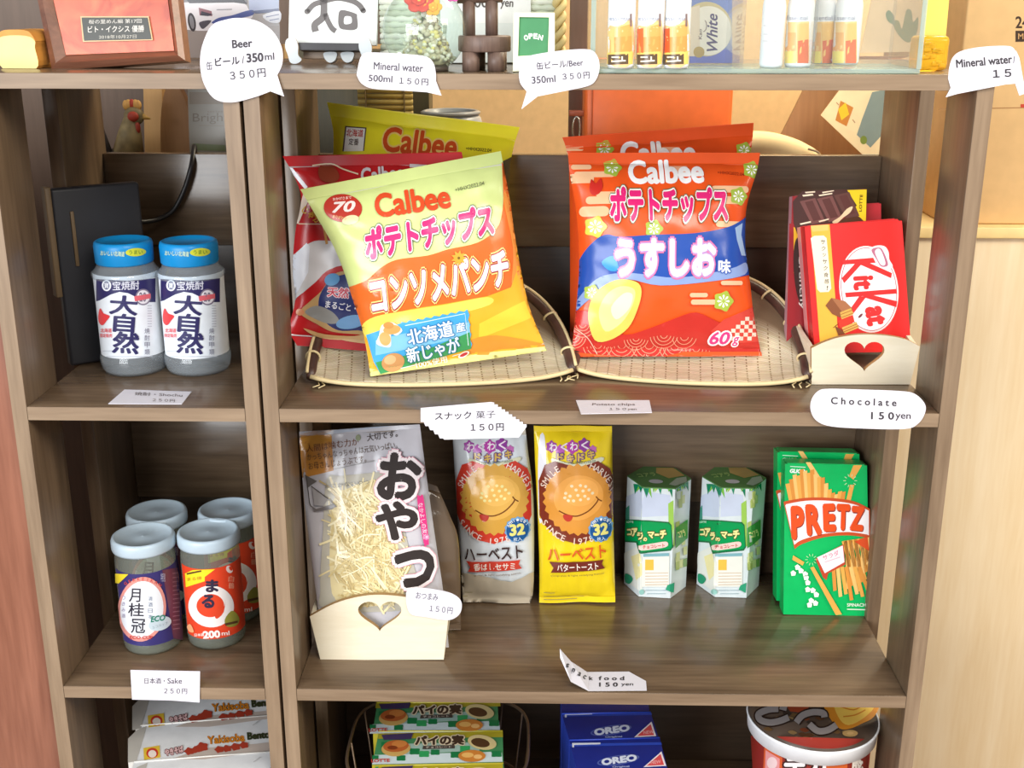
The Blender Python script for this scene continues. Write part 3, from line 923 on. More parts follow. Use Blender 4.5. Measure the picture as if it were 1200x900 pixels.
def flaps(col):
    def f(t, c, th):
        # closed tuck flap seam along the top edge
        a, b = Vector((c[0][0], 0, c[0][1])), Vector((c[1][0], 0, c[1][1]))
        d = (b - a)
        vs = []
        for y in (0.0006, th - 0.0006):
            for z in (0.0, 0.0008):
                for k in (0.03, 0.97):
                    p = a + d * k; vs.append((p.x, y, p.z + z))
        MB().add(vs, [(0, 1, 3, 2), (4, 6, 7, 5), (2, 3, 7, 6), (0, 4, 5, 1), (0, 2, 6, 4), (1, 5, 7, 3)], ink(col, 0.3)).build('tuck_flap', t)
    return f


# red chocolate boxes
def kit_art(A):
    A.poly([(950, 264.5), (972, 263), (983, 402), (961, 404)], (240, 184, 70)); A.poly([(950, 264.5), (970, 263), (970.5, 270), (952, 271.5)], (244, 196, 110))
    A.poly([(950, 279), (954, 276.5), (965, 276), (968.5, 279), (974, 338), (971, 342), (961, 342.5), (957.5, 339)], (250, 240, 214))
    for i, ch in enumerate('サクッサク食感!'):
        A.text(ch, 964.2 + i * 0.75, 283.5 + i * 7.7, None if ch != '!' else 1.5, 5.4 if ch != 'ッ' else 4, -6, (84, 66, 52), 0.01, up=(i == 0))
    A.poly(ell(1018, 339, 34.5, 51, 7, 48), (250, 226, 226)); A.poly(ell(1018, 339, 32.6, 49, 7, 48), (176, 84, 96)); A.poly(ell(1018, 339, 31.8, 48.2, 7, 48), (252, 250, 252))
    A.poly(smooth_loop([(1018, 293), (1026, 288), (1036, 288.5), (1041, 295), (1042, 304), (1046, 312), (1040, 316), (1030, 312), (1024, 302)], 4), (252, 236, 238))
    A.poly(smooth_loop([(1021, 293), (1029, 290), (1034, 293), (1040, 307), (1039, 312), (1032, 312), (1027, 304)], 4), (186, 112, 140)); A.poly(smooth_loop([(1025, 295), (1031, 292), (1037, 306), (1036, 311), (1031, 309)], 4), (250, 240, 244))
    RED = (224, 52, 52)
    # wordmark, turned a quarter clockwise
    A.poly([(986, 305), (1023, 302), (1026, 308), (988, 310)], RED)
    A.poly([(1003, 307.5), (1009, 310), (989, 332), (986, 326)], RED); A.poly([(1004, 308.5), (1016, 307), (1045, 320), (1044, 326)], RED)
    A.text('it', 1011.5, 331.5, 17, 24, -87, RED, 0.05)
    A.poly([(990, 343), (1050, 338.5), (1051, 344), (991, 348.5)], RED)
    A.poly([(1007, 346.5), (1014, 349), (1000, 367), (996, 362)], RED); A.poly([(1009, 347.5), (1021, 345.5), (1051, 353), (1050, 360)], RED)
    A.text('at', 1025.5, 370, 23, 23, -82, RED, 0.06)
    A.poly(ell(1008, 370, 3.4, 1.4, 45), (120, 60, 66))
    A.poly([(967, 358), (974, 349), (990, 354), (999, 362), (984, 372), (975, 368)], (140, 84, 52)); A.poly([(974, 349), (990, 353), (998, 361), (986, 365)], (172, 112, 74))
    A.poly([(984, 366), (997, 361), (1000, 368), (986, 375)], (222, 172, 84)); A.lines([[(985, 368.5), (998, 363.5)], [(986, 372), (999, 367)]], 1.0, (170, 110, 50))
    A.poly([(981, 376), (999, 369), (1001, 377), (984, 385)], (214, 60, 44)); A.poly([(986, 384), (1003, 377), (1006, 384), (989, 391)], (226, 178, 92))
    A.lines([[(987, 386.5), (1004, 379.5)], [(988, 389), (1005, 382)]], 0.9, (168, 104, 50)); A.poly([(978, 382), (985, 386), (990, 391), (982, 393)], (124, 72, 44))
    A.line([(976, 384), (981, 380)], 0.8, (110, 66, 40))


KRED = (230, 46, 44)
plk = Plane(aY(1009, 404, 0.108), 3, 13)
carton('chocolate_box', 'red chocolate wafer box with white oval emblem in the plywood tray', 'chocolate box', plk, [(943, 265.5), (1057, 258.5), (1068, 412), (955, 414)], 0.0125, KRED, kit_art, 'chocolate boxes in the plywood tray', sidec=(204, 40, 44), extra=flaps((214, 44, 46)))
plk2 = Plane(aY(1006, 404, 0.1225), 3, 13)
carton('chocolate_box', 'second red chocolate box showing only its edge behind the emblem box', 'chocolate box', plk2, [(938, 266), (1052, 256.5), (1066, 410), (949, 412)], 0.0125, KRED, None, 'chocolate boxes in the plywood tray', sidec=(226, 150, 150), extra=flaps((214, 44, 46)))


def bar_art(A):
    A.poly([(925, 262), (934, 262), (932, 380), (922, 380)], (150, 34, 40)); A.poly([(930, 266), (938, 270), (940, 300), (930, 320)], (232, 180, 44))
    A.poly([(989, 223), (1015.5, 222), (1014.5, 262), (1000, 262)], (240, 206, 40))
    A.poly(smooth_loop([(984, 262), (992, 254), (1000, 252), (1008, 255), (1011, 262)], 4), (84, 50, 30))
    A.poly(ell(938, 318, 8, 40, 4), (52, 30, 26)); A.text('Crunchy', 938.5, 330, 64, 7, -88, (226, 214, 206), 0.01)
    A.poly([(929, 236), (940, 224), (992, 222), (1004, 241), (996, 246), (978, 262), (946, 270), (934, 274), (930, 262)], (74, 44, 40))
    for k, (xa, ya) in enumerate(((937, 236), (957, 233), (977, 229))):
        A.poly([(xa, ya), (xa + 18, ya - 4), (xa + 30, ya + 24), (xa + 14, ya + 27)], (118, 74, 70) if k < 2 else (98, 62, 56)); A.poly([(xa + 6, ya + 1), (xa + 15, ya - 1), (xa + 25, ya + 21), (xa + 16, ya + 23)], (92, 52, 48))
    A.polys([[(940, 228.5), (952, 227), (953, 229), (941, 230.5)], [(943, 225), (955, 224), (955, 225.5), (944, 226.5)], [(959, 228.5), (975, 226), (975, 227.5), (960, 230)], [(963, 225), (977, 223), (977, 224), (964, 226.5)], [(937, 262), (950, 259), (950, 261), (938, 263.5)], [(959, 259), (971, 256), (971, 257.5), (960, 260.5)]], (244, 224, 196))
    A.poly(smooth_loop([(975, 260), (984, 254), (992, 245), (999, 242), (996, 249), (988, 255), (980, 262)], 3), (232, 206, 166))
    A.text('LOTTE', 1008.5, 238, 20, 3.4, 86, (96, 78, 26), 0.02)


plb = Plane(aY(968, 402, 0.137), 3, 12)
carton('chocolate_box', 'dark brown and yellow chocolate bar box behind the red boxes', 'chocolate box', plb, [(928.5, 230), (1015.5, 221.5), (1014, 412), (921, 414)], 0.011, (146, 34, 40), bar_art, 'chocolate boxes in the plywood tray', sidec=(196, 150, 160), extra=flaps((92, 56, 50)))
plr = Plane(aY(1006, 404, 0.150), 3, 11)
carton('chocolate_box', 'plain red box corner poking up behind the yellow-cornered chocolate box', 'chocolate box', plr, [(962, 242), (1032.5, 238.5), (1034, 410), (958, 412)], 0.010, (196, 46, 52), None, 'chocolate boxes in the plywood tray', extra=flaps((196, 46, 52)))

# ------------------------------------------------------------------ dried squid snack
pl = Plane(aY(436, 757, 0.0655), 3, 13)
Lp = [(350.5, 506), (352, 530), (357, 590), (363, 640), (371, 700), (379, 758)]
Rp = [(492, 497), (496, 530), (505, 595), (513, 650), (519, 690), (526, 758)]
bag = Bag(pl, Lp, Rp, 0.013, 0.02, 0.96, wr=0.0014, seed=11.2)
SQUID = ink((236, 220, 160), 0.5); SQUID2 = ink((220, 200, 136), 0.5)


def art(A):
    A.poly([(351, 509), (388, 500), (392, 550), (353, 560)], (206, 142, 66)); A.poly([(354, 514), (388, 503), (389, 516), (353, 528)], (222, 160, 70))
    A.poly([(391, 499.5), (455, 497), (455, 500), (391, 508)], (176, 192, 214))
    D = (84, 78, 76)
    A.text('人間は噛む力が', 390, 521, 62, 8.5, 8, (124, 74, 40), 0.0); A.text('大切です。', 448, 510, 36, 8.5, 8, D, 0.01)
    A.text('かっちゃんなっちゃんは元気いっぱい。', 413, 528, 106, 8, 8, (96, 78, 64), 0.0); A.text('お母さんじょうぶです。', 396, 541, 68, 8, 8, (104, 76, 56), 0.0)
    A.poly(ell(420, 512.5, 3, 3.6), (150, 158, 130))
    # clear window
    A.poly(smooth_loop([(384, 560), (400, 556), (440, 552), (452, 552), (460, 560), (480, 640), (492, 690), (480, 712), (384, 712), (376, 690), (380, 620)], 4), (186, 182, 168))
    A.poly(smooth_loop([(392, 585), (410, 570), (440, 560), (452, 566), (458, 600), (470, 650), (474, 690), (460, 705), (400, 705), (388, 670)], 4), (226, 212, 164))
    rnd = random.Random(5)
    for k in range(300):
        x = rnd.uniform(386, 462) + rnd.gauss(0, 3); y = rnd.uniform(566, 700)
        x += (y - 560) * 0.12
        if x < 388 and y < 600: continue
        if y - 560 < (445 - x) * 0.5 and rnd.random() < .7: continue
        a = rnd.gauss(1.1, 0.75); l = rnd.uniform(9, 24); cv = rnd.uniform(-7, 7)
        p0 = (x - l * math.cos(a), y - l * math.sin(a)); p2 = (x + l * math.cos(a), y + l * math.sin(a)); p1 = (x + cv * math.sin(a), y - cv * math.cos(a))
        A.line(smooth_loop([p0, p1, p2], 5, False), rnd.uniform(1.2, 2.6), rnd.choice([(240, 228, 182), (230, 214, 164), (214, 196, 142), (244, 236, 200), (198, 178, 126)]), up=(k % 12 == 0))
    # little boat drawing
    A.poly([(358, 555), (373, 562), (367, 566), (362, 570)], (104, 100, 98)); A.line([(360, 556), (364, 588), (366, 592)], 1.2, (80, 76, 74))
    A.poly([(365, 590), (372, 594), (392, 588), (396, 590), (391, 594), (378, 596), (370, 597)], (110, 106, 106)); A.poly([(367, 569), (386, 582), (381, 590), (370, 590)], (160, 158, 160)); A.line([(366, 568), (388, 583), (396, 591)], 1.2, (80, 76, 74))
    A.line([(392, 548), (440, 538)], 0.8, (150, 150, 150)); A.text('おさかなおやつ', 408, 565, 52, 5, 6, (130, 130, 128), 0.0)
    K = (52, 44, 42)
    for ch, x, y, a, b in (('お', 469, 557, 50, 55), ('や', 465.5, 607, 50, 46), ('つ', 485.5, 663, 48, 46)):
        A.text(ch, x, y, a, b, -6, K, 0.05, [(0.075, (226, 160, 176)), (0.062, (236, 226, 226))])
    A.poly(smooth_loop([(489.5, 583), (493, 579.5), (497, 582), (503, 631), (501, 635.5), (497, 633)], 4), (216, 56, 128))
    A.text('なかよしの友達', 496.5, 608, 42, 5.5, -81, (252, 226, 240), 0.0)
    A.poly(ell(500.5, 627, 3, 3), (236, 130, 180))


make_bag('snack_pack', 'silver and clear snack pack of shredded dried squid in the plywood tray', 'snack pack', bag, (196, 194, 200), (150, 140, 130), art, 'dried squid snack packs', g=6.0, rough=0.16)
pl = Plane(aY(470, 738, 0.1), 3, 8)
bag = Bag(pl, [(400, 520), (402, 640), (408, 738)], [(512, 570), (528, 606), (538, 640), (540, 738)], 0.016, 0.05, 0.96, seed=14, wr=0.003)
make_bag('snack_pack', 'brown see-through snack pack behind the silver squid pack', 'snack pack', bag, (112, 94, 76), (110, 92, 76), None, 'dried squid snack packs', rough=0.12)


# ------------------------------------------------------------------ tall biscuit packs
def harvest(dx, dy, ring, ringtext, name_c, band_c, band, biscuit, cream, base_low):
    def f(A):
        X = lambda L: [(x + dx, y + dy) for x, y in L]
        # gathered title at the top
        for x, y, r, c in ((646, 521, 7, (170, 76, 170)), (656, 524, 6, (196, 96, 190)), (670, 521, 8, (188, 72, 170)), (684, 519, 8, (150, 70, 160)), (694, 524, 5, (196, 110, 180))):
            A.poly(smooth_loop([(x + dx + r * (1 if k % 2 else .75) * math.cos(PI * k / 6), y + dy + r * (1 if k % 2 else .75) * math.sin(PI * k / 6)) for k in range(12)], 2), c)
        for ch, x, y in zip('わくわく', (648, 661, 672, 685), (521, 521, 520, 519)): A.text(ch, x + dx, y + dy, 9, 9, 0, (250, 236, 246), .03)
        for ch, x, y in zip('ドキドキ', (656, 668, 680, 692), (532, 533, 532, 529)): A.text(ch, x + dx, y + dy, 8, 9, 0, (214, 180, 90), .05, [(0.1, (110, 70, 130))])
        A.poly(smooth_loop(X([(647, 533), (672, 539), (704, 532), (703, 538), (676, 543), (650, 540)]), 3), (222, 222, 190)); A.text('ちいさな笑顔の時間', 675 + dx, 537.5 + dy, 44, 3.4, 3, (70, 90, 76), 0)
        A.poly(X([(631, 560), (638, 541), (650, 536)] + [(676, 543)] + [(700, 536), (714, 546), (718, 556), (719, 600), (714, 610), (700, 622), (676, 629), (654, 624), (638, 610), (632, 600)]), ring)
        n = 26
        A.poly(smooth_loop([(676 + dx + (39 + (1.6 if k % 2 else -1.6)) * math.cos(2 * PI * k / (2 * n)), 578.5 + dy + (39 + (1.6 if k % 2 else -1.6)) * math.sin(2 * PI * k / (2 * n))) for k in range(2 * n)], 2), biscuit)
        A.poly(ell(677 + dx, 576 + dy, 29, 25, 10), tuple(min(255, c + 16) for c in biscuit))
        A.poly(ell(680 + dx, 570 + dy, 20, 15, 10), tuple(min(255, c + 26) for c in biscuit))
        rnd = random.Random(3)
        A.polys([ell(676 + dx + px_, 571 + dy + py_, 1.9, 1.7, 0, 10) for px_, py_ in ((-14, 0), (-7, -8), (3, -9), (9, -8), (-2, -4), (6, -3), (13, -4), (-15, 5), (-9, 3), (0, 2), (8, 3), (-5, 8), (3, 7), (17, 0), (-11, 8), (12, 6))], cream)
        BR = (120, 66, 22)
        A.line(smooth_loop(X([(654, 591), (665, 595.5), (676, 596), (688, 591), (697, 583), (700, 578)]), 5, False), 1.5, BR); A.line(smooth_loop(X([(697, 575), (700, 578.5), (704, 581)]), 4, False), 1.3, BR)
        A.poly(smooth_loop(X([(659.5, 595), (669.5, 596), (668.5, 601), (664.5, 603), (660, 600)]), 4), (196, 60, 44))
        A.arc('SMILE', 676 + dx, 580 + dy, 42.5, 158, 124, 7, ringtext, .01); A.arc('HARVEST', 676 + dx, 580 + dy, 42.5, 66, 14, 7, ringtext, .01); A.arc('SINCE 1978', 676 + dx, 578 + dy, 47.5, 217, 289, 7.5, ringtext, .01, inside=True)
        A.poly([(703 + dx + (15.5 if k % 2 else 14) * math.cos(PI * k / 14), 613 + dy + (15.5 if k % 2 else 14) * math.sin(PI * k / 14)) for k in range(28)], (120, 170, 214)); A.poly(ell(703 + dx, 614 + dy, 13, 13), (28, 88, 148))
        A.text('32', 702.5 + dx, 613 + dy, 18, 14, 2, (232, 226, 130), .05); A.text('枚入', 703 + dx, 624 + dy, 10, 4.5, 0, (206, 226, 240), .02); A.arc('Ami・Gel', 703 + dx, 614 + dy, 12.4, 150, 30, 3.2, (236, 242, 246), .02)
        A.text('ハーベスト', 675 + dx, 641 + dy, 68, 16, 4, name_c, .02)
        A.poly(X([(643, 652), (706, 649), (704, 654), (708, 660), (645, 665), (648, 659)]), band_c); A.text(band, 676 + dx, 657 + dy, 48, 9, 3, (250, 238, 226), .02)
        A.text('Crisp thin & light satisfying biscuit', 676 + dx, 667.5 + dy, 62, 2.8, 3, (120, 90, 60), 0)
        A.lines([X([(637, 692), (650, 691.5)]), X([(637, 697), (684, 696)]), X([(637, 701), (676, 700.5)])], 0.7, (150, 140, 90))
        if base_low: A.poly(X([(626, 668), (724, 664), (726, 712), (626, 712)]), base_low)
    return f


pl = Plane(aZ(585, 705, Z3 + 0.001), 0, 5)
bag = Bag(pl, [(530, 497), (532, 540), (536, 604), (540, 660), (543, 704)], [(615, 497), (619, 530), (625, 580), (626, 640), (625, 690), (621, 706)], 0.021, 0.055, 0.955, wr=0.0022, seed=21, flat=0.42)


def art(A):
    harvest(-96, 0, (214, 62, 44), (250, 226, 214), (64, 44, 44), (214, 66, 50), '香ばしセサミ', (222, 168, 72), (250, 236, 160), None)(A)
    A.poly(smooth_loop([(538, 672), (560, 668), (600, 676), (627, 668), (630, 712), (536, 712)], 3), (196, 184, 162))


make_bag('biscuit_pack', 'tall white biscuit pack with red ring under the jagged price tag', 'biscuit pack', bag, (222, 228, 232), (200, 196, 188), art, 'tall biscuit packs', seal_c=(204, 196, 180), g=5, rough=0.2)
pl = Plane(aZ(676, 706, Z3 + 0.001), 1, 5)
bag = Bag(pl, [(625.5, 499), (627, 540), (630, 604), (632, 660), (632, 706)], [(717, 499), (718, 560), (719, 620), (720, 660), (721, 705)], 0.021, 0.03, 0.965, wr=0.0018, seed=25, flat=0.42)


def art(A):
    A.poly(smooth_loop([(631, 520), (638, 510), (640, 560), (637, 600), (631, 604)], 3), (240, 240, 244))
    harvest(0, 0, (128, 52, 34), (240, 214, 196), (222, 96, 36), (116, 46, 36), 'バタートースト', (224, 152, 62), (246, 226, 180), None)(A)


make_bag('biscuit_pack', 'tall yellow biscuit pack with brown ring next to the white one', 'biscuit pack', bag, (244, 214, 34), (226, 196, 60), art, 'tall biscuit packs', g=5, rough=0.2)


# ------------------------------------------------------------------ six-sided biscuit boxes
def hex_box(label, cx, cy, rot, dx, group='six-sided biscuit boxes'):
    R = 0.0343; Hh = 0.1285
    t = thing('hexagonal_biscuit_box', label, 'biscuit box', Matrix.Translation((cx, cy, Z3 + 0.0003)) @ Matrix.Rotation(rot, 4, 'Z'), group)
    ang = [-PI / 2 - PI / 6 + k * PI / 3 for k in range(6)]          # faces 0 front, going counter-clockwise
    P = [Vector((R * math.cos(a), R * math.sin(a), 0)) for a in ang]
    GR = (0, 150, 74)
    mb = MB()
    pale = ink((222, 232, 234), .25)
    for k in range(6):
        a, b = P[k], P[(k + 1) % 6]
        mb.add([a, b, b + Vector((0, 0, Hh)), a + Vector((0, 0, Hh))], [(0, 1, 2, 3)], pale)
    mb.add(P, [(5, 4, 3, 2, 1, 0)], pale)

    I = t.matrix_world.inverted(); oc = I @ CAM
    I3 = I.to_3x3()
    faces = []
    for k in (5, 0, 1):
        p, q = P[k], P[(k + 1) % 6]; e = (q - p).normalized(); faces.append((p, e, Vector((e.y, -e.x, 0)), (q - p).length))

    def at(x, y, h):
        d = I3 @ ray(x, y); best = None
        for p, e, nn, ln in faces:
            den = d.dot(nn)
            if den > -1e-4: continue
            tt = (p - oc).dot(nn) / den; X = oc + d * tt; al = (X - p).dot(e)
            miss = max(0.0, -al, al - ln)
            if best is None or miss < best[0]: best = (miss, p, e, nn, ln, al, X.z)
        _, p, e, nn, ln, al, z = best
        al = min(ln, max(0.0, al)); z = min(Hh, max(0.0, z))
        return Vector((p.x + e.x * al + nn.x * h, p.y + e.y * al + nn.y * h, z))
    A = Art(mb, at, 2.5, rough=.25, smooth=False)
    q = lambda L: [(x + dx, y) for x, y in L]
    rnd = random.Random(2)
    leaf = [(60, 160, 80), (120, 190, 70), (170, 206, 80), (30, 140, 110), (20, 130, 90)]
    A.poly(q([(734, 582), (750, 575), (785, 580), (788, 604), (752, 606), (734, 604)]), (206, 216, 236))
    for k in range(26):
        x = rnd.uniform(734, 803); y = 559 if x < 745 else 567
        if x > 790: y = 562
        l = rnd.uniform(8, 17) if x > 745 else rnd.uniform(6, 12); s_ = rnd.uniform(-6, 6)
        A.poly(q([(x - 3.4, y), (x + 3.4, y), (x + s_, y + l)]), rnd.choice(leaf), up=(k % 4 == 0))
    A.poly(q([(783, 590), (789, 586), (790, 640), (784, 640)]), (160, 206, 90)); A.poly(q([(733, 596), (738, 592), (738, 612), (733, 612)]), (70, 150, 130))
    A.poly(q([(732, 648), (748, 640), (756, 668), (752, 694), (733, 680)]), (232, 234, 226)); A.poly(q([(740, 652), (750, 648), (754, 672), (746, 680)]), (240, 230, 170))
    A.poly(q([(733, 608.5), (760, 609.5), (784, 611.5), (787, 615), (788.6, 641), (786, 645), (760, 647.5), (750, 649), (746, 636), (733, 635)]), (30, 110, 66)); A.poly(q([(733, 610), (760, 611), (783, 613), (786, 616), (787.4, 640), (785, 643), (760, 645.5), (751, 646.5), (748, 634), (733, 633)]), (0, 158, 84))
    A.text('LOTTE', 739 + dx, 611.5, 8, 2.4, 0, (220, 240, 226), .02)
    for ch, x, y, w_, h_ in (('コ', 738.5, 623.5, 6, 8), ('ア', 744.5, 623.5, 7, 10), ('ラ', 750.5, 628, 6, 9), ('の', 756, 631.5, 4.4, 4.6), ('マ', 763, 626.5, 8, 8), ('ー', 770, 626, 6, 2.4), ('チ', 777, 625.5, 8, 10.5)):
        A.text(ch, x + dx, y, w_, h_, 2, (250, 240, 160), .06, [(.11, (70, 96, 50))])
    A.poly(smooth_loop(q([(751, 638.5), (766, 636), (780, 634), (783, 637), (780, 640.5), (766, 643), (752, 644.5), (749.5, 641.5)]), 3), (244, 214, 204)); A.text('チョコレート', 766 + dx, 639.6, 26, 4.4, 5, (206, 60, 60), .03)
    A.poly(q([(753, 651), (784.5, 650.5), (784, 687), (752, 687)]), (238, 238, 228)); A.poly(q([(754, 648.5), (784, 647.5), (784, 651), (754, 652)]), (130, 180, 190))
    A.poly(q([(756, 655), (766, 655), (766, 667.5), (756, 667.5)]), (240, 196, 80)); A.lines([q([(756, y), (783, y - .4)]) for y in (671, 674.5, 678, 681.5, 684.5)], .7, (206, 172, 140))
    A.lines([q([(756, 691), (784, 691)]), q([(758, 695), (780, 695)])], .6, (160, 190, 200))
    A.poly(smooth_loop(q([(734, 672), (740, 674), (743, 679), (739, 684), (734, 681)]), 3), (40, 150, 110)); A.poly(q([(782, 685), (789, 682), (788, 694), (780, 690)]), (50, 160, 120)); A.poly(ell(752 + dx, 693, 3, 3), (150, 200, 190))
    for k in range(14):
        x = rnd.uniform(792, 802); y = rnd.uniform(575, 685)
        A.poly(q([(x - 2.4, y - 3), (x + 2.2, y - 5), (x + 2, y + 5), (x - 2, y + 6)]), rnd.choice([(206, 214, 150), (176, 190, 110), (196, 206, 196), (214, 190, 90), (120, 160, 90)]), up=(k % 3 == 0))
    A.poly(q([(790, 618), (804, 608), (804, 630), (790, 642)]), (70, 150, 70)); A.text('コアラ', 797 + dx, 625, 9, 8, 20, (226, 226, 150), .05)
    mb.build('carton', t)
    m2 = MB(); m2.prism([[(p.x, p.y) for p in P]], 0, 0.0012, ink((84, 134, 74), .25), M=Matrix.Translation((0, 0, Hh)) @ Matrix.Rotation(PI / 2, 4, 'X'))
    at = lambda x, y, h: Vector((x * R, -y * R, Hh + 0.0014 + h)) if False else Vector((x * R, -y * R, Hh + 0.0014 + h))
    D = Art(m2, at, None, rough=.25)
    D.poly(ell(-.1, .4, .22, .16), (206, 206, 214)); D.poly([(-.1, -.75), (.45, -.8), (.8, -.2), (.3, .1), (-.1, -.3)], (186, 158, 90)); D.poly([(.55, .05), (.85, -.1), (.86, .3), (.5, .7), (.3, .6)], (170, 186, 166)); D.text('コアラ', -.4, -.1, .6, .3, 20, (150, 190, 110), .04)
    m2.build('lid_flap', t)
    return t


hex_box('green and white hexagonal biscuit box beside the yellow biscuit pack', 0.3592, 0.2195, -0.10, 0)
hex_box('green and white hexagonal biscuit box nearer the green pretzel boxes', 0.4405, 0.2215, -0.04, 85.5)


# ------------------------------------------------------------------ pretzel stick boxes
def pretz_art(dx=0, dy=0):
    def f(A):
        X = lambda L: [(x + dx, y + dy) for x, y in L]
        ST = [(240, 176, 84), (226, 150, 66), (250, 200, 120)]
        rnd = random.Random(9)
        A.text('GLICO', 934.5 + dx, 552 + dy, 18, 5, -2, (240, 250, 244), .06, shear=.2); A.line(X([(926, 546.5), (944, 547.5)]), .8, (220, 246, 230))
        A.poly(X([(944, 541.5), (950, 541.7), (978, 586), (972, 588)]), ST[2]); A.poly(X([(1000, 545), (1010, 545), (1000, 562), (995, 558)]), ST[0]); A.poly(X([(996, 568), (1001, 568), (996, 590), (991, 588)]), ST[0])
        for k in range(17):
            x = 930 + k * 3.4; top = 578 - 26 * math.sin(PI * min(1, (k + 2) / 15)) + rnd.uniform(-3, 3); lean = (10 - k) * 0.7
            A.poly(X([(x - lean - 2.6, top), (x - lean + 2.2, top - 1), (x + 3, 600), (x - 2.6, 600)]), ST[k % 3])
        A.lines([X([(996 + 5 * math.cos(a), 563 + 5 * math.sin(a)), (996 + 8 * math.cos(a), 563 + 8 * math.sin(a))]) for a in [PI * k / 5 for k in range(10)]], .7, (206, 240, 190))
        A.poly(X([(918, 588)] + smooth_loop([(920, 587), (944, 583), (972, 583), (1000, 587), (1019, 596)], 4, False) + [(1019, 631)] + smooth_loop([(1018, 630), (994, 627), (966, 629), (940, 637), (931, 643)], 4, False)), (206, 84, 44))
        A.poly(X([(920, 592)] + smooth_loop([(921, 590.5), (944, 586.5), (972, 586.5), (1000, 590.5), (1017.8, 598)], 4, False) + [(1017.8, 627)] + smooth_loop([(1016, 626), (994, 623), (966, 625), (940, 632), (930.5, 638)], 4, False)), (250, 244, 244))
        O = (236, 84, 34); Dk = (150, 56, 44)
        for ch, x, y, w_, h_, rt in (('P', 934.5, 612, 16, 40, 2), ('R', 953, 608.5, 18, 37, 4), ('E', 971.5, 606, 15, 33, 2), ('T', 987.5, 605.5, 16, 31, -2), ('Z', 1004, 607, 16, 29, -5)):
            A.text(ch, x + dx + .8, y + dy + 1, w_, h_, rt, Dk, .07); A.text(ch, x + dx, y + dy, w_, h_, rt, O, .06)
        # bundle at lower right
        for k in range(15):
            a = (1012 - k * 4.6, 630 + k * 2.0); b = (1019 - k * 2.6, 674 + k * 1.2 + 6 * math.sin(k)); 
            A.poly(X([(986 + k * 2.0, 634 - k * .3), (990 + k * 2.0, 633 - k * .3), (min(1018, 1000 + k * 1.9 + 4 - (k % 3) * 6), 682 - k * 2.4 + (k % 4) * 5), (min(1015, 996 + k * 1.9 + 4 - (k % 3) * 6), 685 - k * 2.4 + (k % 4) * 5)]), ST[k % 3], up=(k % 3 == 0))
        for k in range(7):
            A.poly(X([(974 + k * 5, 664), (978.5 + k * 5, 663), (980 + k * 6.5, 697 - abs(k - 3) * 2 + (k % 2) * 5), (976 + k * 6.5, 698 - abs(k - 3) * 2 + (k % 2) * 5)]), ST[(k + 1) % 3], up=(k % 3 == 0))
        A.poly(X([(1001, 634), (1016, 628), (1018, 645), (1010, 640)]), (226, 84, 40))
        A.poly(X([(955, 654), (988, 637), (990, 661), (970, 671), (968, 679), (964, 676)]), (196, 74, 46)); A.poly(X([(957, 652.5), (987, 638.5), (989, 658), (966, 671)]), (250, 240, 242)); A.text('サラダ', 973, 650, 20, 6, 20, (226, 130, 160), .02); A.line(X([(966, 658), (984, 652)]), 1, (236, 180, 196))
        A.poly(X([(949, 664.5), (953, 663), (986, 719), (979, 720)]), ST[0]); A.poly(X([(929, 650), (942, 658), (940, 662), (928, 655)]), ST[0])
        for x, y in ((934, 664), (938, 668), (929, 671), (944, 676), (946, 682), (946, 690), (952, 691), (956, 696), (950, 703), (948, 708), (955, 706), (943, 672)):
            A.poly(X([(x - 3, y - 1.5), (x, y - 3.5), (x + 3.4, y - 1), (x + 2.4, y + 2.6), (x - 2, y + 3)]), (240, 250, 240), up=(x == 934))
        A.lines([X([(950 + 4 * math.cos(a), 655 + 4 * math.sin(a)), (950 + 7 * math.cos(a), 655 + 7 * math.sin(a))]) for a in [PI * k / 5 for k in range(10)]], .6, (190, 236, 180))
        A.text('SPINACH', 1003 + dx, 708 + dy, 22, 4, 0, (230, 250, 230), .02); A.line(X([(992, 713), (1014, 713.5)]), 1.4, (206, 240, 210))
    return f


PG = (6, 186, 96)
pl = Plane(aY(970, 720.5, 0.154), 0, 7)
pl.M.translation.z = Z3 + 0.0004; pl.I = pl.M.inverted()
carton('pretzel_stick_box', 'green pretzel stick box with red lettering standing in front of its twin', 'snack box', pl, [(920, 543.5), (1016, 545.5), (1019, 722), (918, 720)], 0.021, PG, pretz_art(), 'green pretzel stick boxes', extra=flaps((20, 190, 100)))
pl = Plane(aY(960, 704, 0.181), 0, 7)
pl.M.translation.z = Z3 + 0.0004; pl.I = pl.M.inverted()
carton('pretzel_stick_box', 'green pretzel stick box half hidden behind the front one', 'snack box', pl, [(911, 530), (1007, 532), (1010, 705), (910, 704)], 0.021, PG, pretz_art(-9, -13), 'green pretzel stick boxes', extra=flaps((20, 190, 100)))

# ================================================================== drinks in the narrow unit
GLASS = clear('clear_bottle_glass', (236, 242, 246), 1.5, 0.08, 0.2, (228, 236, 242))
GLASS_G = clear('faintly_green_glass', (226, 232, 220), 1.5, 0.08, 0.18, (214, 220, 208))
BLUECAP = ink((20, 140, 206), 0.35); 


def upright(fx, fy, Z, r):
    p = aZ(fx, fy, Z); d = Vector((p.x - CAM.x, p.y - CAM.y, 0)).normalized()
    c = Vector((p.x, p.y, Z + 0.0003)) + d * r
    return Plane(c, math.degrees(math.atan2(d.y, d.x)) - 90)


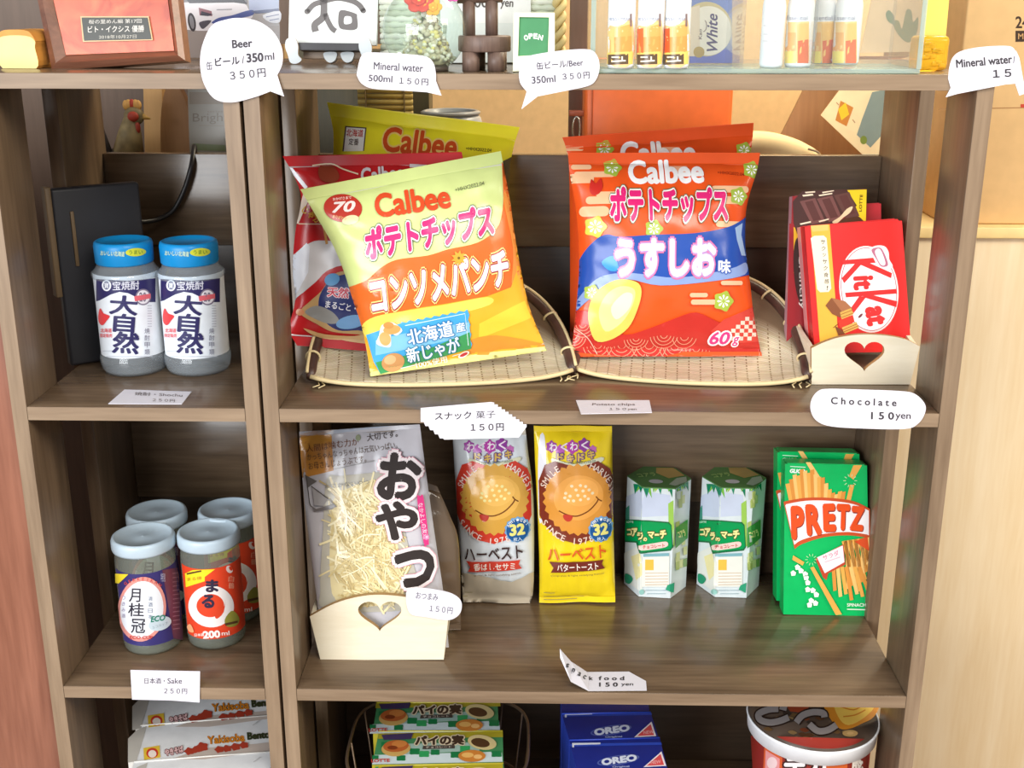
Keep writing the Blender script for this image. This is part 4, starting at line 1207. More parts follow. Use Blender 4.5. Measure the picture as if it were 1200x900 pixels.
def cyl_patch(mb, r, z0, z1, a0, a1, mat, n=40, prof=None):
    """Paper label wrapped round a bottle; angles in degrees from the viewer-facing side."""
    vs = []; m = 8
    for j in range(m + 1):
        z = z0 + (z1 - z0) * j / m
        for i in range(n + 1):
            t = math.radians(a0 + (a1 - a0) * i / n - 90); R = r if prof is None else prof(z)
            vs.append((R * math.cos(t), R * math.sin(t), z))
    mb.add(vs, [(j * (n + 1) + i, j * (n + 1) + i + 1, (j + 1) * (n + 1) + i + 1, (j + 1) * (n + 1) + i) for j in range(m) for i in range(n)], mat, True)


def shochu(label, pl, dx, hide):
    t = thing('spirit_bottle', label, 'bottle', pl.M, 'blue-capped spirit bottles')
    r = 0.0315
    H = aY(153, 281, pl.M.translation.y).z          # top of the cap
    zc = H - 0.0245
    mb = MB(); mb.lathe([(0.0, 0.003), (0.022, 0.002), (0.0275, 0.0), (0.030, 0.004), (r, 0.011), (r, 0.016), (0.0298, 0.019), (0.0298, zc - 0.0105), (r, zc - 0.0085), (r, zc - 0.005), (0.029, zc - 0.003), (0.0265, zc + 0.0), (0.0255, zc + 0.003), (0.0, zc + 0.003)], GLASS, 48)
    mb.build('glass_body', t)
    mb = MB(); prof = [(0.0, zc + 0.0032), (0.0255, zc + 0.0032), (0.0266, zc + 0.0045), (0.0270, zc + 0.020), (0.0262, H - 0.0012), (0.0248, H - 0.0002), (0.0235, H), (0.0225, H - 0.0022), (0.0, H - 0.0024)]
    mb.lathe(prof, BLUECAP, 48)
    A = Art(mb, on_cyl(pl, 0.0272), 3, rough=.35)
    A.poly(ell(159 + dx, 295.5, 12, 4.8, 3), (206, 210, 60)); A.text('うまい', 159 + dx, 295.5, 16, 5, 2, (110, 140, 50), .02)
    A.text('おいしい北海道', 132 + dx, 297, 28, 6, -3, (200, 226, 196), .02)
    mb.build('screw_cap', t)
    zl0, zl1 = aY(150 + 0, 421, pl.M.translation.y - 0.0305).z, aY(150, 325, pl.M.translation.y - 0.0305).z
    mb = MB(); LW = ink((232, 238, 244), 0.4)
    cyl_patch(mb, 0.0302, zl0, zl1, -82, 86, LW)
    A = Art(mb, on_cyl(pl, 0.0302), 3, rough=.4)
    NV = (44, 40, 92)
    A.poly([(113 + dx * 1, 327), (150 + dx, 329), (182 + dx, 326), (182 + dx, 354), (172 + dx, 354), (150 + dx, 343.5), (140 + dx, 342), (130 + dx, 345), (117 + dx, 352), (113 + dx, 353)], NV)
    A.poly(ell(125 + dx, 334.5, 5.4, 6.6, 4), (236, 240, 246)); A.poly(ell(125 + dx, 334.5, 3.6, 4.9, 4), (120, 124, 150)); A.text('寶', 125 + dx, 334.5, 5, 6.5, 0, (236, 240, 246), .01)
    A.text('宝焼酎', 147.5 + dx, 334.5, 31, 10.5, 2, (222, 224, 236), .01)
    A.poly(ell(167.5 + dx, 348, 9, 9.6, 0), (130, 120, 140)); A.poly(ell(167.5 + dx, 348, 7.4, 8, 0), (230, 226, 232)); A.text('20', 167 + dx, 348, 8, 11, 0, (120, 110, 130), .02); A.poly([(157 + dx, 347), (176 + dx, 344), (176 + dx, 349.5), (158 + dx, 353)], (222, 100, 110))
    for ch, x, y, w_, h_ in (('大', 145, 357.5, 33, 23), ('自', 145.5, 378.5, 25, 22), ('然', 147.5, 401.5, 31, 26)): A.text(ch, x + dx, y, w_, h_, -4, NV, .03)
    A.poly(smooth_loop([(118 + dx, 361), (122 + dx, 367), (129 + dx, 370), (126 + dx, 375), (121 + dx, 381), (117 + dx, 378), (116 + dx, 370)], 3), (226, 62, 66))
    A.text('北海道', 125 + dx, 387, 13, 5, 0, (228, 96, 104), .02); A.text('限定販売', 125 + dx, 393, 14, 4.6, 0, (228, 96, 104), .02)
    for i, ch in enumerate('焼酎甲類'): A.text(ch, 172 + dx, 387.5 + i * 8.2, 6, 6.4, 0, (126, 126, 146), .0)
    for i in range(9): A.line([(172 + dx, 358 + i * 3), (177 + dx, 358 + i * 3)], .9, (190, 194, 206))
    A.line([(126 + dx, 417.5), (178 + dx, 417.5)], .7, (190, 196, 206)); A.line([(122 + dx, 411), (132 + dx, 411)], 1, (200, 206, 214))
    mb.build('paper_label', t)
    return t


plA = upright(160, 443, Z2, 0.0315)
shochu('clear spirit bottle with blue cap nearer the dark bookend', plA, 0, False)
plB = upright(234, 443, Z2, 0.0315)
shochu('clear spirit bottle with blue cap standing next to the middle post', plB, 75.5, False)

LID = ink((188, 206, 218), 0.35, 0.5)


def sake(label, pl, kind, H, art, group='glass sake cups'):
    t = thing('sake_cup', label, 'jar', pl.M, group)
    r = 0.0292; zl = H - 0.0140
    mb = MB(); mb.lathe([(0.0, 0.0035), (0.021, 0.003), (0.0265, 0.0), (0.0285, 0.0035), (r, 0.012), (r, zl - 0.012), (0.0284, zl - 0.002), (0.0284, zl + 0.006), (0.0, zl + 0.006)], GLASS_G, 48)
    mb.build('glass_body', t)
    mb = MB(); mb.lathe([(0.0285, zl + 0.001), (0.0302, zl + 0.001), (0.0308, zl + 0.003), (0.0308, H - 0.0035), (0.0298, H - 0.0008), (0.0284, H), (0.0268, H - 0.0003), (0.0258, H - 0.0026), (0.010, H - 0.0022), (0.002, H - 0.0022), (0.0, H - 0.0016)], LID, 56)
    mb.build('plastic_lid', t)
    if art: art(t, pl, r)
    return t


def art_blue(dx, dy, full=True):
    def f(t, pl, r):
        mb = MB(); y0 = pl.M.translation.y - r
        z0 = aY(178 + dx, 757 + dy, y0).z - pl.M.translation.z; z1 = aY(178 + dx, 673 + dy, y0).z - pl.M.translation.z
        NV = (58, 52, 112)
        cyl_patch(mb, r + .0003, z0, z1, -74, 80, ink(NV, .4))
        A = Art(mb, on_cyl(pl, r + .0003), 3, rough=.4)
        q = lambda L: [(x + dx, y + dy) for x, y in L]
        A.poly(q([(190, 668), (214, 664), (214, 750), (203, 748)]), (110, 62, 84))
        for i in range(14): A.line(q([(202, 672 + i * 5), (210, 671 + i * 5)]), 1, (160, 120, 140))
        A.poly(q([(136, 672), (151, 672.5), (140, 683.5), (136, 683)]), (240, 214, 50))
        A.poly(ell(166.5 + dx, 713.5 + dy, 27.5, 38, -6), (226, 150, 140)); A.poly(ell(166.5 + dx, 713.5 + dy, 24.5, 33, -6), (236, 240, 246))
        A.arc('GEKKEIKAN', 166 + dx, 712 + dy, 34, 122, 52, 3.6, (200, 70, 70), .02); A.text('ECO CUP', 166 + dx, 746.5 + dy, 26, 4.2, 0, (190, 60, 60), .03)
        for ch, x, y, w_, h_ in (('月', 158.5, 697, 13, 16), ('桂', 160, 714, 18, 16), ('冠', 162.5, 733, 16, 17)): A.text(ch, x + dx, y + dy, w_, h_, -2, (50, 48, 60), .015)
        for i, ch in enumerate('清酒日本'): A.text(ch, 176 + dx, 701 + i * 7 + dy, 5, 5, 0, (130, 140, 160), 0)
        for i, ch in enumerate('つきみ酒'): A.text(ch, 146 + dx, 700 + i * 7 + dy, 4, 4.4, 0, (160, 150, 180), 0)
        A.poly(ell(187 + dx, 730 + dy, 13, 8, 18), (200, 214, 222)); A.text('ECO', 184.5 + dx, 724 + dy, 17, 7, 8, (40, 130, 110), .04, shear=.3); A.text('エコカップ', 187 + dx, 732 + dy, 18, 3.2, 18, (130, 150, 160), .0)
        A.text('特別', 190 + dx, 676 + dy, 5, 10, 0, (190, 190, 214), 0)
        mb.build('paper_label', t)
    return f


def art_red(dx, dy):
    def f(t, pl, r):
        mb = MB(); y0 = pl.M.translation.y - r
        z0 = aY(250 + dx, 749 + dy, y0).z - pl.M.translation.z; z1 = aY(250 + dx, 667 + dy, y0).z - pl.M.translation.z
        OR = (226, 70, 38)
        cyl_patch(mb, r + .0003, z0, z1, -72, 78, ink(OR, .4))
        A = Art(mb, on_cyl(pl, r + .0003), 3, rough=.4)
        q = lambda L: [(x + dx, y + dy) for x, y in L]
        A.poly(q([(217, 672), (226, 668), (252, 667), (240, 676), (240, 681), (218, 688)]), (240, 220, 40)); A.line(q([(219, 672.5), (236, 669)]), 2, (90, 60, 30))
        A.text('まる得', 228 + dx, 678 + dy, 17, 4, 6, (200, 130, 30), .02)
        A.poly(ell(247.5 + dx, 710.5 + dy, 26.5, 24.5, -4), (244, 236, 232)); A.poly(ell(246.5 + dx, 709.5 + dy, 16, 13.6, 4), OR); A.poly(smooth_loop(q([(252, 719), (262, 712), (264, 700), (262, 717), (254, 725)]), 3), OR)
        A.text('ま', 248.5 + dx, 686.5 + dy, 15, 15, 0, (48, 40, 66), .05); A.text('る', 244 + dx, 704.5 + dy, 15, 16, -4, (48, 40, 66), .05)
        A.poly(ell(268.5 + dx, 667 + dy, 3.6, 4.6, 30), (246, 226, 220)); A.poly(ell(270 + dx, 666 + dy, 1.8, 2.8, 30), OR)
        for i, ch in enumerate('白鶴'): A.text(ch, 270.5 + dx, 678 + i * 8 + dy, 6.5, 7, -4, (240, 160, 130), .01)
        A.poly(smooth_loop(q([(263, 726), (270, 716), (276, 718), (280, 726), (276, 733), (266, 734)]), 3), (150, 146, 60)); A.poly(q([(263, 730), (278, 727), (278, 729.5), (264, 733)]), (90, 60, 36))
        A.text('日本酒', 234 + dx, 743.5 + dy, 11, 3.6, 3, (250, 230, 220), .02); A.text('200', 248 + dx, 743 + dy, 20, 9, 4, (252, 240, 232), .05); A.text('ml', 264 + dx, 741.5 + dy, 9, 5, 4, (252, 230, 220), .02)
        A.poly(smooth_loop(q([(220, 734), (224, 731), (228, 740), (223, 740)]), 3), (240, 170, 120))
        mb.build('paper_label', t)
    return f


ps1 = upright(182, 769, Z3, 0.0292)
HS = aY(166, 626, ps1.M.translation.y).z - Z3
ps2 = upright(256, 763, Z3, 0.0292)
zt = Z3 + HS


def rear(x, y):
    p = aZ(x, y, zt); d = Vector((p.x - CAM.x, p.y - CAM.y, 0)).normalized()
    return Plane((p.x, p.y, Z3 + 0.0003), math.degrees(math.atan2(d.y, d.x)) - 90)


pr1, pr2 = rear(183, 598), rear(267, 595.5)


def shift(pa, pb):
    a, b = pa.M.translation, pb.M.translation
    def prj(p):
        d = p - CAM; z = d.dot(FWD); return 600 + F_PX * d.dot(RIGHT) / z, 450 - F_PX * d.dot(UP) / z
    ax, ay = prj(a + Vector((0, 0, .05))); bx, by = prj(b + Vector((0, 0, .05)))
    return bx - ax, by - ay


sake('glass sake cup with dark blue and white label standing in front', ps1, 0, HS, art_blue(0, 0))
sake('glass sake cup with orange label and white ring standing in front', ps2, 0, HS, art_red(0, 0))
d1 = shift(ps1, pr1); d2 = shift(ps2, pr2)
sake('glass sake cup with blue label hidden behind the blue one', pr1, 0, HS, art_blue(*d1))
sake('glass sake cup with orange label half behind the middle post', pr2, 0, HS, art_red(d2[0] + 4, d2[1]))

# dark bookend and cable on the spirit shelf
BLK = ink((44, 44, 48), 0.45)
t = thing('flat_black_box', 'flat black box with pale wooden edge strips leaning behind the spirit bottles', 'box', Matrix.Translation((-0.2295, 0.118, 0.0003)) @ Matrix.Rotation(math.radians(37), 4, 'Z'))
hh = aY(66, 221, 0.12).z - 0.001
MB().box((0.002, 0.0, 0.0), (0.086, 0.012, hh), BLK, 0.003, seg=3).build('body', t)
TAN = wood('tan_edge_strip', (104, 84, 58), (128, 106, 76), 'Z', 0.5)
MB().box((-0.004, -0.002, 0.07), (0.0018, 0.011, hh + 0.002), TAN, 0.001).build('side_strip', t)
MB().box((0.017, -0.0022, 0.098), (0.0205, -0.0001, hh - 0.022), TAN, 0.0006).build('front_strip', t)
CABLE = ink((34, 32, 32), 0.4)
cp = [aY(229, 190, 0.30), aY(228, 172, 0.272), aY(227, 177, 0.256), aY(224, 195, 0.243), aY(216, 222, 0.24), aY(203, 246, 0.236), aY(185, 257, 0.226), aY(165, 260, 0.21), aY(152, 258, 0.2)]
tag(MB().tube(smooth_loop([tuple(p) for p in cp], 6, False), 0.0026, CABLE, 8).build('power_cable'), 'black cable hanging over the back rail behind the spirit bottles', 'cable')

# ================================================================== packs on the lowest shelf
ZT = -0.375


def top_pack(name, label, cat, quad, zt, body, art, group, sidec, part='carton'):
    """An upright carton seen from above: quad is its top face (drawing coordinates TL TR BR BL) at height zt."""
    P = [aZ(x, y, zt) for x, y in quad]
    if cat == 'noodle pack':
        for k in (1, 2): P[k].x = min(P[k].x, LX1 - 0.002)
    c = (P[3] + P[2]) / 2; e = (P[2] - P[3]); yaw = math.atan2(e.y, e.x)
    M = Matrix.Translation((c.x, c.y, Z4 + 0.0004)) @ Matrix.Rotation(yaw, 4, 'Z'); I = M.inverted()
    t = thing(name, label, cat, M, group)
    L = [I @ p for p in P]; h = L[0].z
    vs = [(p.x, p.y, h) for p in L] + [(p.x, p.y, 0) for p in L]
    mb = MB(); mb.add(vs, [(0, 3, 2, 1)], ink(body, .3)); mb.add(vs, [(4, 5, 6, 7), (0, 4, 7, 3), (1, 2, 6, 5), (0, 1, 5, 4), (3, 7, 6, 2)], ink(sidec, .3))

    def at(x, y, hh):
        p = I @ aZ(x, y, zt); return Vector((p.x, p.y, p.z + hh))
    A = Art(mb, at, None, rough=.28)
    if art: art(A)
    body_o = mb.build(part, t)
    # raised edge of the glued end flap
    a, b = L[0], L[1]
    MB().tube([(a.x, a.y + .0004, h + .0003), (b.x, b.y + .0004, h + .0003)], 0.0009, ink(sidec, .3), 6).build('end_flap', body_o)
    return t


OB = (32, 44, 132)


def oreo(dx, dy, k=1.0):
    def f(A):
        q = lambda L: [(660 + (x - 660) * k + dx, y + dy) for x, y in L]
        A.poly(q([(659, 837), (763, 835), (764, 838), (660, 840)]), (48, 78, 190)); A.poly(q([(662, 836), (694, 835.5), (694, 837.5), (664, 838.3), (664, 841), (662, 841)]), (230, 236, 250))
        A.poly([(716 + dx + 24 * math.cos(a) * k, 856 + dy - 5.6 * math.sin(a) - 3.5 * math.cos(a)) for a in [2 * PI * i / 24 for i in range(24)]], (90, 106, 176))
        A.poly([(716 + dx + 22.5 * math.cos(a) * k, 856 + dy - 4.6 * math.sin(a) - 3.3 * math.cos(a)) for a in [2 * PI * i / 24 for i in range(24)]], OB)
        A.text('OREO', 717 + dx, 855.8 + dy, 42, 8.2, 8, (214, 222, 240), .06); A.text('Original', 719 + dx, 864 + dy, 20, 2.6, 2, (170, 182, 220), .03)
        A.poly(q([(743, 864.5), (763.5, 846), (769, 863)]), (240, 232, 236)); A.poly(q([(746.5, 863), (762.5, 849), (766.5, 862)]), (222, 80, 84)); A.text('NEW', 760 + dx, 858.5 + dy, 12, 4, 5, (240, 180, 180), .02)
    return f


top_pack('cookie_box', 'dark blue cookie box furthest back, mostly hidden under the shelf edge', 'cookie box', [(657, 807), (758, 806), (761, 834.5), (658, 836.5)], ZT, OB, None, 'dark blue cookie boxes', (42, 66, 170))
top_pack('cookie_box', 'dark blue cookie box in the middle of its row', 'cookie box', [(658.5, 837), (762.5, 835), (771.5, 864), (667, 867)], ZT, OB, oreo(0, 0), 'dark blue cookie boxes', (42, 66, 170))
top_pack('cookie_box', 'dark blue cookie box at the front of its row', 'cookie box', [(667.5, 868), (773, 865), (782, 900), (676, 904)], ZT, OB, oreo(8.5, 35, 1.03), 'dark blue cookie boxes', (42, 66, 170))


def pie(dx, dy):
    def f(A):
        q = lambda L: [(x + dx, y + dy) for x, y in L]
        A.poly(q([(444, 858), (589, 857), (589.5, 864), (443, 866)]), (176, 164, 44))
        A.poly(q([(439, 885), (588, 881), (589, 893), (436, 896)]), (206, 222, 226)); A.poly(q([(470, 872), (560, 870), (562, 880), (474, 884)]), (160, 190, 180))
        for x, y, r in ((452, 873, 7), (486, 881, 8), (497, 884, 8), (510, 882, 7), (545, 878, 8), (534, 885, 8), (582, 884, 8), (576, 873, 6), (440, 888, 5), (470, 889, 7)):
            A.poly(smooth_loop([(x + dx + r * (1 if i % 2 else .7) * math.cos(PI * i / 4), y + dy + .6 * r * (1 if i % 2 else .7) * math.sin(PI * i / 4)) for i in range(8)], 2), (52, 160, 92) if x % 2 else (30, 122, 70))
        A.poly(ell(464 + dx, 878 + dy, 17, 9, 4), (206, 166, 96)); A.poly(ell(464 + dx, 875 + dy, 15, 7, 4), (186, 100, 50)); A.poly(ell(468 + dx, 872.5 + dy, 9, 4, 4), (206, 130, 66)); A.poly(ell(460 + dx, 877 + dy, 6, 2.4, 0), (130, 60, 30))
        A.poly(q([(447, 862), (484, 860), (482, 867), (450, 868)]), (72, 58, 96))
        A.text('パイの実', 515 + dx, 868.5 + dy, 58, 12, 1, (70, 52, 40), .06, [(.1, (222, 206, 176))]); A.poly(q([(496, 875), (533, 874), (533, 878), (495, 879)]), (76, 66, 60)); A.text('チョコレート', 514 + dx, 876.5 + dy, 30, 2.4, 1, (226, 220, 206), 0)
        A.poly(ell(565 + dx, 871 + dy, 17, 8.5, -10), (214, 196, 140)); A.poly(ell(563 + dx, 871.5 + dy, 11, 5.2, -10), (84, 58, 36))
        A.poly(ell(553 + dx, 887 + dy, 16, 7, 0), (206, 130, 56)); A.poly(ell(548 + dx, 886 + dy, 7, 3, 0), (236, 184, 104)); A.poly(ell(560 + dx, 888 + dy, 5, 2.6, 0), (240, 190, 120))
        A.text('LOTTE', 446 + dx, 892.5 + dy, 22, 4, 2, (200, 60, 50), .03)
    return f


PB = (70, 140, 90)
top_pack('pie_biscuit_box', 'green pie biscuit box furthest back in the wire basket', 'biscuit box', [(442, 824), (583, 823.5), (584.5, 853.5), (437, 856.5)], ZT + 0.0, PB, pie(-3, -36), 'green pie biscuit boxes', (176, 164, 50))
top_pack('pie_biscuit_box', 'green pie biscuit box second from the shelf edge', 'biscuit box', [(444, 857.5), (589, 857), (590, 893.5), (436, 896.5)], ZT, PB, pie(0, 0), 'green pie biscuit boxes', (176, 164, 50))
top_pack('pie_biscuit_box', 'green pie biscuit box at the front, only its yellow edge showing', 'biscuit box', [(440, 898), (590, 895), (592, 912), (436, 913)], ZT, PB, pie(0, 38), 'green pie biscuit boxes', (176, 164, 50))

WIRE = ink((120, 100, 82), 0.35, metal=0.6)
c = aZ(515, 868, ZT - 0.012)
t = thing('wire_basket', 'oval wire basket holding the green pie biscuit boxes', 'basket', Matrix.Translation((c.x, c.y, Z4 + .0004)))
hb = ZT - 0.012 - Z4


def sq(v): return math.copysign(abs(v) ** 0.55, v)


def ov(a, b, z): return [(a * sq(math.cos(2 * PI * k / 64)), b * sq(math.sin(2 * PI * k / 64)), z) for k in range(64)]


MB().tube(ov(0.092, 0.078, hb), 0.0017, WIRE, 8, closed=True).build('rim_wire', t)
MB().tube(ov(0.084, 0.074, hb * .5), 0.0014, WIRE, 8, closed=True).build('middle_wire', t)
MB().tube(ov(0.08, 0.072, 0.002), 0.0016, WIRE, 8, closed=True).build('base_wire', t)
for k in range(12):
    a = 2 * PI * k / 12
    MB().tube([(f * sq(math.cos(a)), g_ * sq(math.sin(a)), z) for f, g_, z in ((0.092, 0.078, hb), (0.084, 0.074, hb * .5), (0.08, 0.072, 0.002))], 0.0011, WIRE, 6).build('upright_wire', t)


def yaki(dx, dy, sh=True):
    def f(A):
        q = lambda L: [(x + dx, y + dy) for x, y in L]
        A.poly(q([(150, 866), (160, 856), (172, 851), (160, 892), (150, 894)]), (188, 184, 176))
        A.poly(q([(238, 877), (300, 872), (315, 870), (315, 880), (240, 890), (200, 890)]), (196, 182, 172))
        for ch, x, y, h_, cc in (('Yakisoba', 265, 866, 10, (216, 134, 40)), ('Bento', 303, 862, 9, (56, 66, 40))):
            A.text(ch, x + dx, y + dy, 44 if len(ch) > 5 else 27, h_, 5, (70, 50, 36), .06); A.text(ch, x + dx, y + dy, 44 if len(ch) > 5 else 27, h_, 5, cc, .03)
        A.poly(q([(168, 877), (187, 874), (188, 888), (169, 891)]), (226, 190, 60)); A.poly(ell(178.5 + dx, 883 + dy, 7, 6, 4), (206, 60, 44)); A.poly(ell(178.5 + dx, 884 + dy, 4.8, 4.4, 4), (240, 226, 214))
        A.text('やきそば', 204 + dx, 880.5 + dy, 22, 8, 12, (226, 190, 190), .05, [(.1, (110, 50, 54))])
        for x, y, r in ((222, 881, 6.5), (230, 879, 6), (237, 876, 8), (257, 879, 6), (266, 878, 6), (276, 876, 6.5), (286, 874, 6)): A.poly(smooth_loop([(x + dx + r * (1 if i % 2 else .75) * math.cos(PI * i / 5), y + dy + .75 * r * (1 if i % 2 else .75) * math.sin(PI * i / 5)) for i in range(10)], 2), (170, 62, 44))
        A.line(q([(296, 851), (304, 845)]), .8, (190, 190, 190))
    return f


YB = (226, 228, 230)
top_pack('noodle_pack', 'white bento noodle pack furthest back, partly behind the sake price card', 'noodle pack', [(178, 800), (318, 796), (322, 836), (158, 849)], ZT, YB, yaki(5, -38), 'white bento noodle packs', (216, 214, 208))
top_pack('noodle_pack', 'white bento noodle pack in the middle of its row', 'noodle pack', [(165, 851), (321, 838.5), (323, 879), (150, 892)], ZT, YB, yaki(0, 0), 'white bento noodle packs', (216, 214, 208))
top_pack('noodle_pack', 'white bento noodle pack at the front of its row', 'noodle pack', [(157, 893.5), (323, 881), (325, 908), (150, 917)], ZT, YB, yaki(1, 43), 'white bento noodle packs', (216, 214, 208))

# noodle cup
cz = -0.352
pc = aZ(952, 838, cz)
t = thing('noodle_cup', 'large instant noodle cup with dark printed lid near the beige counter', 'cup', Matrix.Translation((pc.x, pc.y, Z4 + 0.0004)) @ Matrix.Rotation(math.radians(-8), 4, 'Z'))
hc = cz - Z4
Rl = (aZ(1028, 836, cz) - pc).length * 0.985
mb = MB(); mb.lathe([(0.0, 0.004), (Rl * .70, 0.004), (Rl * .72, 0.0), (Rl * .74, 0.002), (Rl * .90, hc - 0.016), (0.0, hc - 0.016)], ink((120, 40, 34), .35), 64)
pcl = Plane((pc.x, pc.y, Z4 + 0.0004), 0)
A = Art(mb, lambda x, y, h: (lambda q: Matrix.Rotation(math.radians(8), 3, 'Z') @ q)(on_cyl(pcl, Rl * .9)(x, y, h)), 4, rough=.35)
A.poly([(880, 862), (1024, 866), (1020, 930), (884, 930)], (146, 46, 36)); A.poly([(896, 875), (917, 888), (915, 930), (893, 930)], (214, 96, 50)); A.poly([(897.5, 879), (914, 889), (912, 930), (896, 930)], (226, 150, 150)); A.poly(ell(905, 894, 6, 7), (236, 206, 206))
A.text('デカ', 944, 897, 50, 26, 0, (244, 240, 240), .05, [(.09, (60, 30, 30))]); A.poly([(968, 895), (993, 891), (992, 930), (968, 930)], (206, 96, 44)); A.text('盛', 1004, 900, 14, 22, 0, (240, 232, 220), .04)
mb.build('cup_body', t)
mb = MB(); mb.lathe([(Rl * .90, hc - 0.016), (Rl * .975, hc - 0.015), (Rl * .985, hc - 0.003), (Rl * 1.0, hc - 0.001), (Rl * 1.0, hc + 0.001), (Rl * .985, hc + 0.0015), (Rl * .97, hc), (0.0, hc - 0.0002)], ink((240, 244, 248), .5), 72)
mb.build('rim', t)
mb = MB(); mb.lathe([(0.0, hc - 0.0002), (Rl * .965, hc - 0.0002), (Rl * .975, hc + 0.0012), (0.0, hc + 0.0012)], ink((84, 70, 60), .25), 64)
Mi = t.matrix_world.inverted()
A = Art(mb, lambda x, y, h: (lambda q: Vector((q.x, q.y, hc + .0013 + h)))(Mi @ aZ(x, y, cz)), None, rough=.25)
rnd = random.Random(4)
for k in range(40):
    a = rnd.uniform(0, 2 * PI); rr = 62 * math.sqrt(rnd.random()); x = 948 + rr * math.cos(a); y = 838 + .52 * rr * math.sin(a)
    A.poly(smooth_loop([(x - 5, y), (x, y - 2), (x + 6, y + 1), (x + 1, y + 3)], 3), rnd.choice([(120, 92, 60), (96, 66, 46), (150, 124, 84), (70, 60, 52), (130, 70, 46)]), up=(k % 8 == 0))
A.poly(smooth_loop([(966, 815), (1010, 810), (1030, 824), (1024, 842), (1010, 850), (996, 856), (984, 856), (974, 846), (966, 832)], 4), (226, 150, 50)); A.poly(smooth_loop([(978, 822), (1004, 816), (1024, 828), (1014, 842), (994, 852), (982, 842)], 4), (248, 208, 96)); A.lines([smooth_loop([(984, 830), (1000, 834), (1012, 828)], 4, False), smooth_loop([(988, 842), (1002, 840), (1014, 834)], 4, False)], 1.5, (220, 140, 50))
A.poly([(920, 828), (950, 826), (944, 838), (926, 836)], (170, 76, 46))
G_ = (170, 164, 164); Dd = (60, 46, 40)
for L in ([(912, 833), (900, 834), (889, 839), (891, 846), (902, 849), (914, 847), (924, 843)], [(933, 849), (940, 841), (952, 837), (964, 838), (966, 843)], [(948, 851), (958, 859), (970, 858), (980, 852)], [(914, 830), (922, 832)]):
    A.line(smooth_loop(L, 5, False), 11, Dd); A.line(smooth_loop(L, 5, False), 7.5, G_)
A.poly(ell(996, 862, 9, 4, 0), (206, 170, 110)); A.poly(ell(996, 862, 4, 1.8, 0), (226, 190, 130))
mb.build('lid', t)

# ================================================================== things on the top shelf
# bread ornament
p = aZ(2, 80.5, Z1)
t = thing('bread_ornament', 'small cream loaf ornament with golden top beside the award plaque', 'ornament', Matrix.Translation((p.x, p.y, Z1 + .0003)) @ Matrix.Rotation(math.radians(-6), 4, 'Z'))
wd = aZ(50, 80, Z1).x - p.x; hb = aY(25, 36, p.y).z - Z1
prof = smooth_loop([(0.001, 0.0), (wd - .001, 0.0), (wd, hb * .55), (wd * 1.02, hb * .74), (wd * .86, hb * .95), (wd * .5, hb), (wd * .13, hb * .95), (-.001, hb * .74), (0.0, hb * .55)], 5)
prof = [(x, max(0, z)) for x, z in prof]
MB().prism([prof], 0, 0.035, ink((250, 226, 150), .6, var=.03), side=ink((206, 142, 62), .6, var=.12)).build('loaf', t)
MB().prism([[(x, z) for x, z in smooth_loop([(-.0015, hb * .72), (wd * .1, hb * .84), (wd * .5, hb * .88), (wd * .9, hb * .84), (wd + .0015, hb * .72), (wd * .88, hb * .975), (wd * .5, hb * 1.02), (wd * .12, hb * .975)], 5)]], -0.0008, 0.0355, ink((216, 150, 66), .55, var=.12)).build('crust', t)

# award plaque
pl = Plane(aZ(130, 80, Z1 + .0005), -4, 10)
FRW = wood('plaque_frame_wood', (98, 58, 42), (138, 92, 70), 'X', .3, coat=.3)
t = thing('award_plaque', 'framed award plaque with orange marbled panel and dark nameplate', 'plaque', pl.M)
o = pl.pts([(61, 83), (217, 71), (204, -40), (38, -30)]); i_ = pl.pts([(76, 64), (203, 59), (192, -30), (56, -24)])
mb = MB()
n4 = 4
for k in range(4):
    a, b = o[k], o[(k + 1) % 4]; c_, d_ = i_[(k + 1) % 4], i_[k]
    vs = [(a[0], 0.0, a[1]), (b[0], 0.0, b[1]), (c_[0], 0.003, c_[1]), (d_[0], 0.003, d_[1]), (a[0], 0.014, a[1]), (b[0], 0.014, b[1]), (c_[0] , 0.014, c_[1]), (d_[0], 0.014, d_[1])]
    mid = [((a[0] * .55 + d_[0] * .45), -0.004, (a[1] * .55 + d_[1] * .45)), ((b[0] * .55 + c_[0] * .45), -0.004, (b[1] * .55 + c_[1] * .45))]
    vs += mid
    mb.add(vs, [(0, 1, 9, 8), (8, 9, 2, 3), (4, 7, 6, 5), (0, 4, 5, 1), (0, 8, 3, 7, 4), (1, 5, 6, 2, 9), (3, 2, 6, 7)], FRW)
mb.build('frame', t)
MARB = bpy.data.materials.new('orange_marble'); MARB.use_nodes = True
nt = MARB.node_tree; b_ = nt.nodes['Principled BSDF']; b_.inputs['Roughness'].default_value = .3
tc = nt.nodes.new('ShaderNodeTexCoord'); n_ = nt.nodes.new('ShaderNodeTexNoise'); n_.inputs['Scale'].default_value = 28; n_.inputs['Detail'].default_value = 6; n_.inputs['Distortion'].default_value = 1.5
r_ = nt.nodes.new('ShaderNodeValToRGB'); r_.color_ramp.elements[0].position = .32; r_.color_ramp.elements[0].color = lin((176, 74, 52)); r_.color_ramp.elements[1].position = .62; r_.color_ramp.elements[1].color = lin((228, 112, 74))
nt.links.new(tc.outputs['Object'], n_.inputs[0]); nt.links.new(n_.outputs[0], r_.inputs[0]); nt.links.new(r_.outputs[0], b_.inputs['Base Color'])
mb = MB(); mb.prism([[(x, z) for x, z in i_]], 0.002, 0.010, MARB); mb.build('marbled_panel', t)
mb = MB(); q = pl.pts([(94, 19), (174, 19), (179, 47), (97, 49)]); mb.prism([q], 0.0002, 0.002, ink((176, 148, 110), .3, metal=.3))
A = Art(mb, on_plane(pl, -0.0002), None)
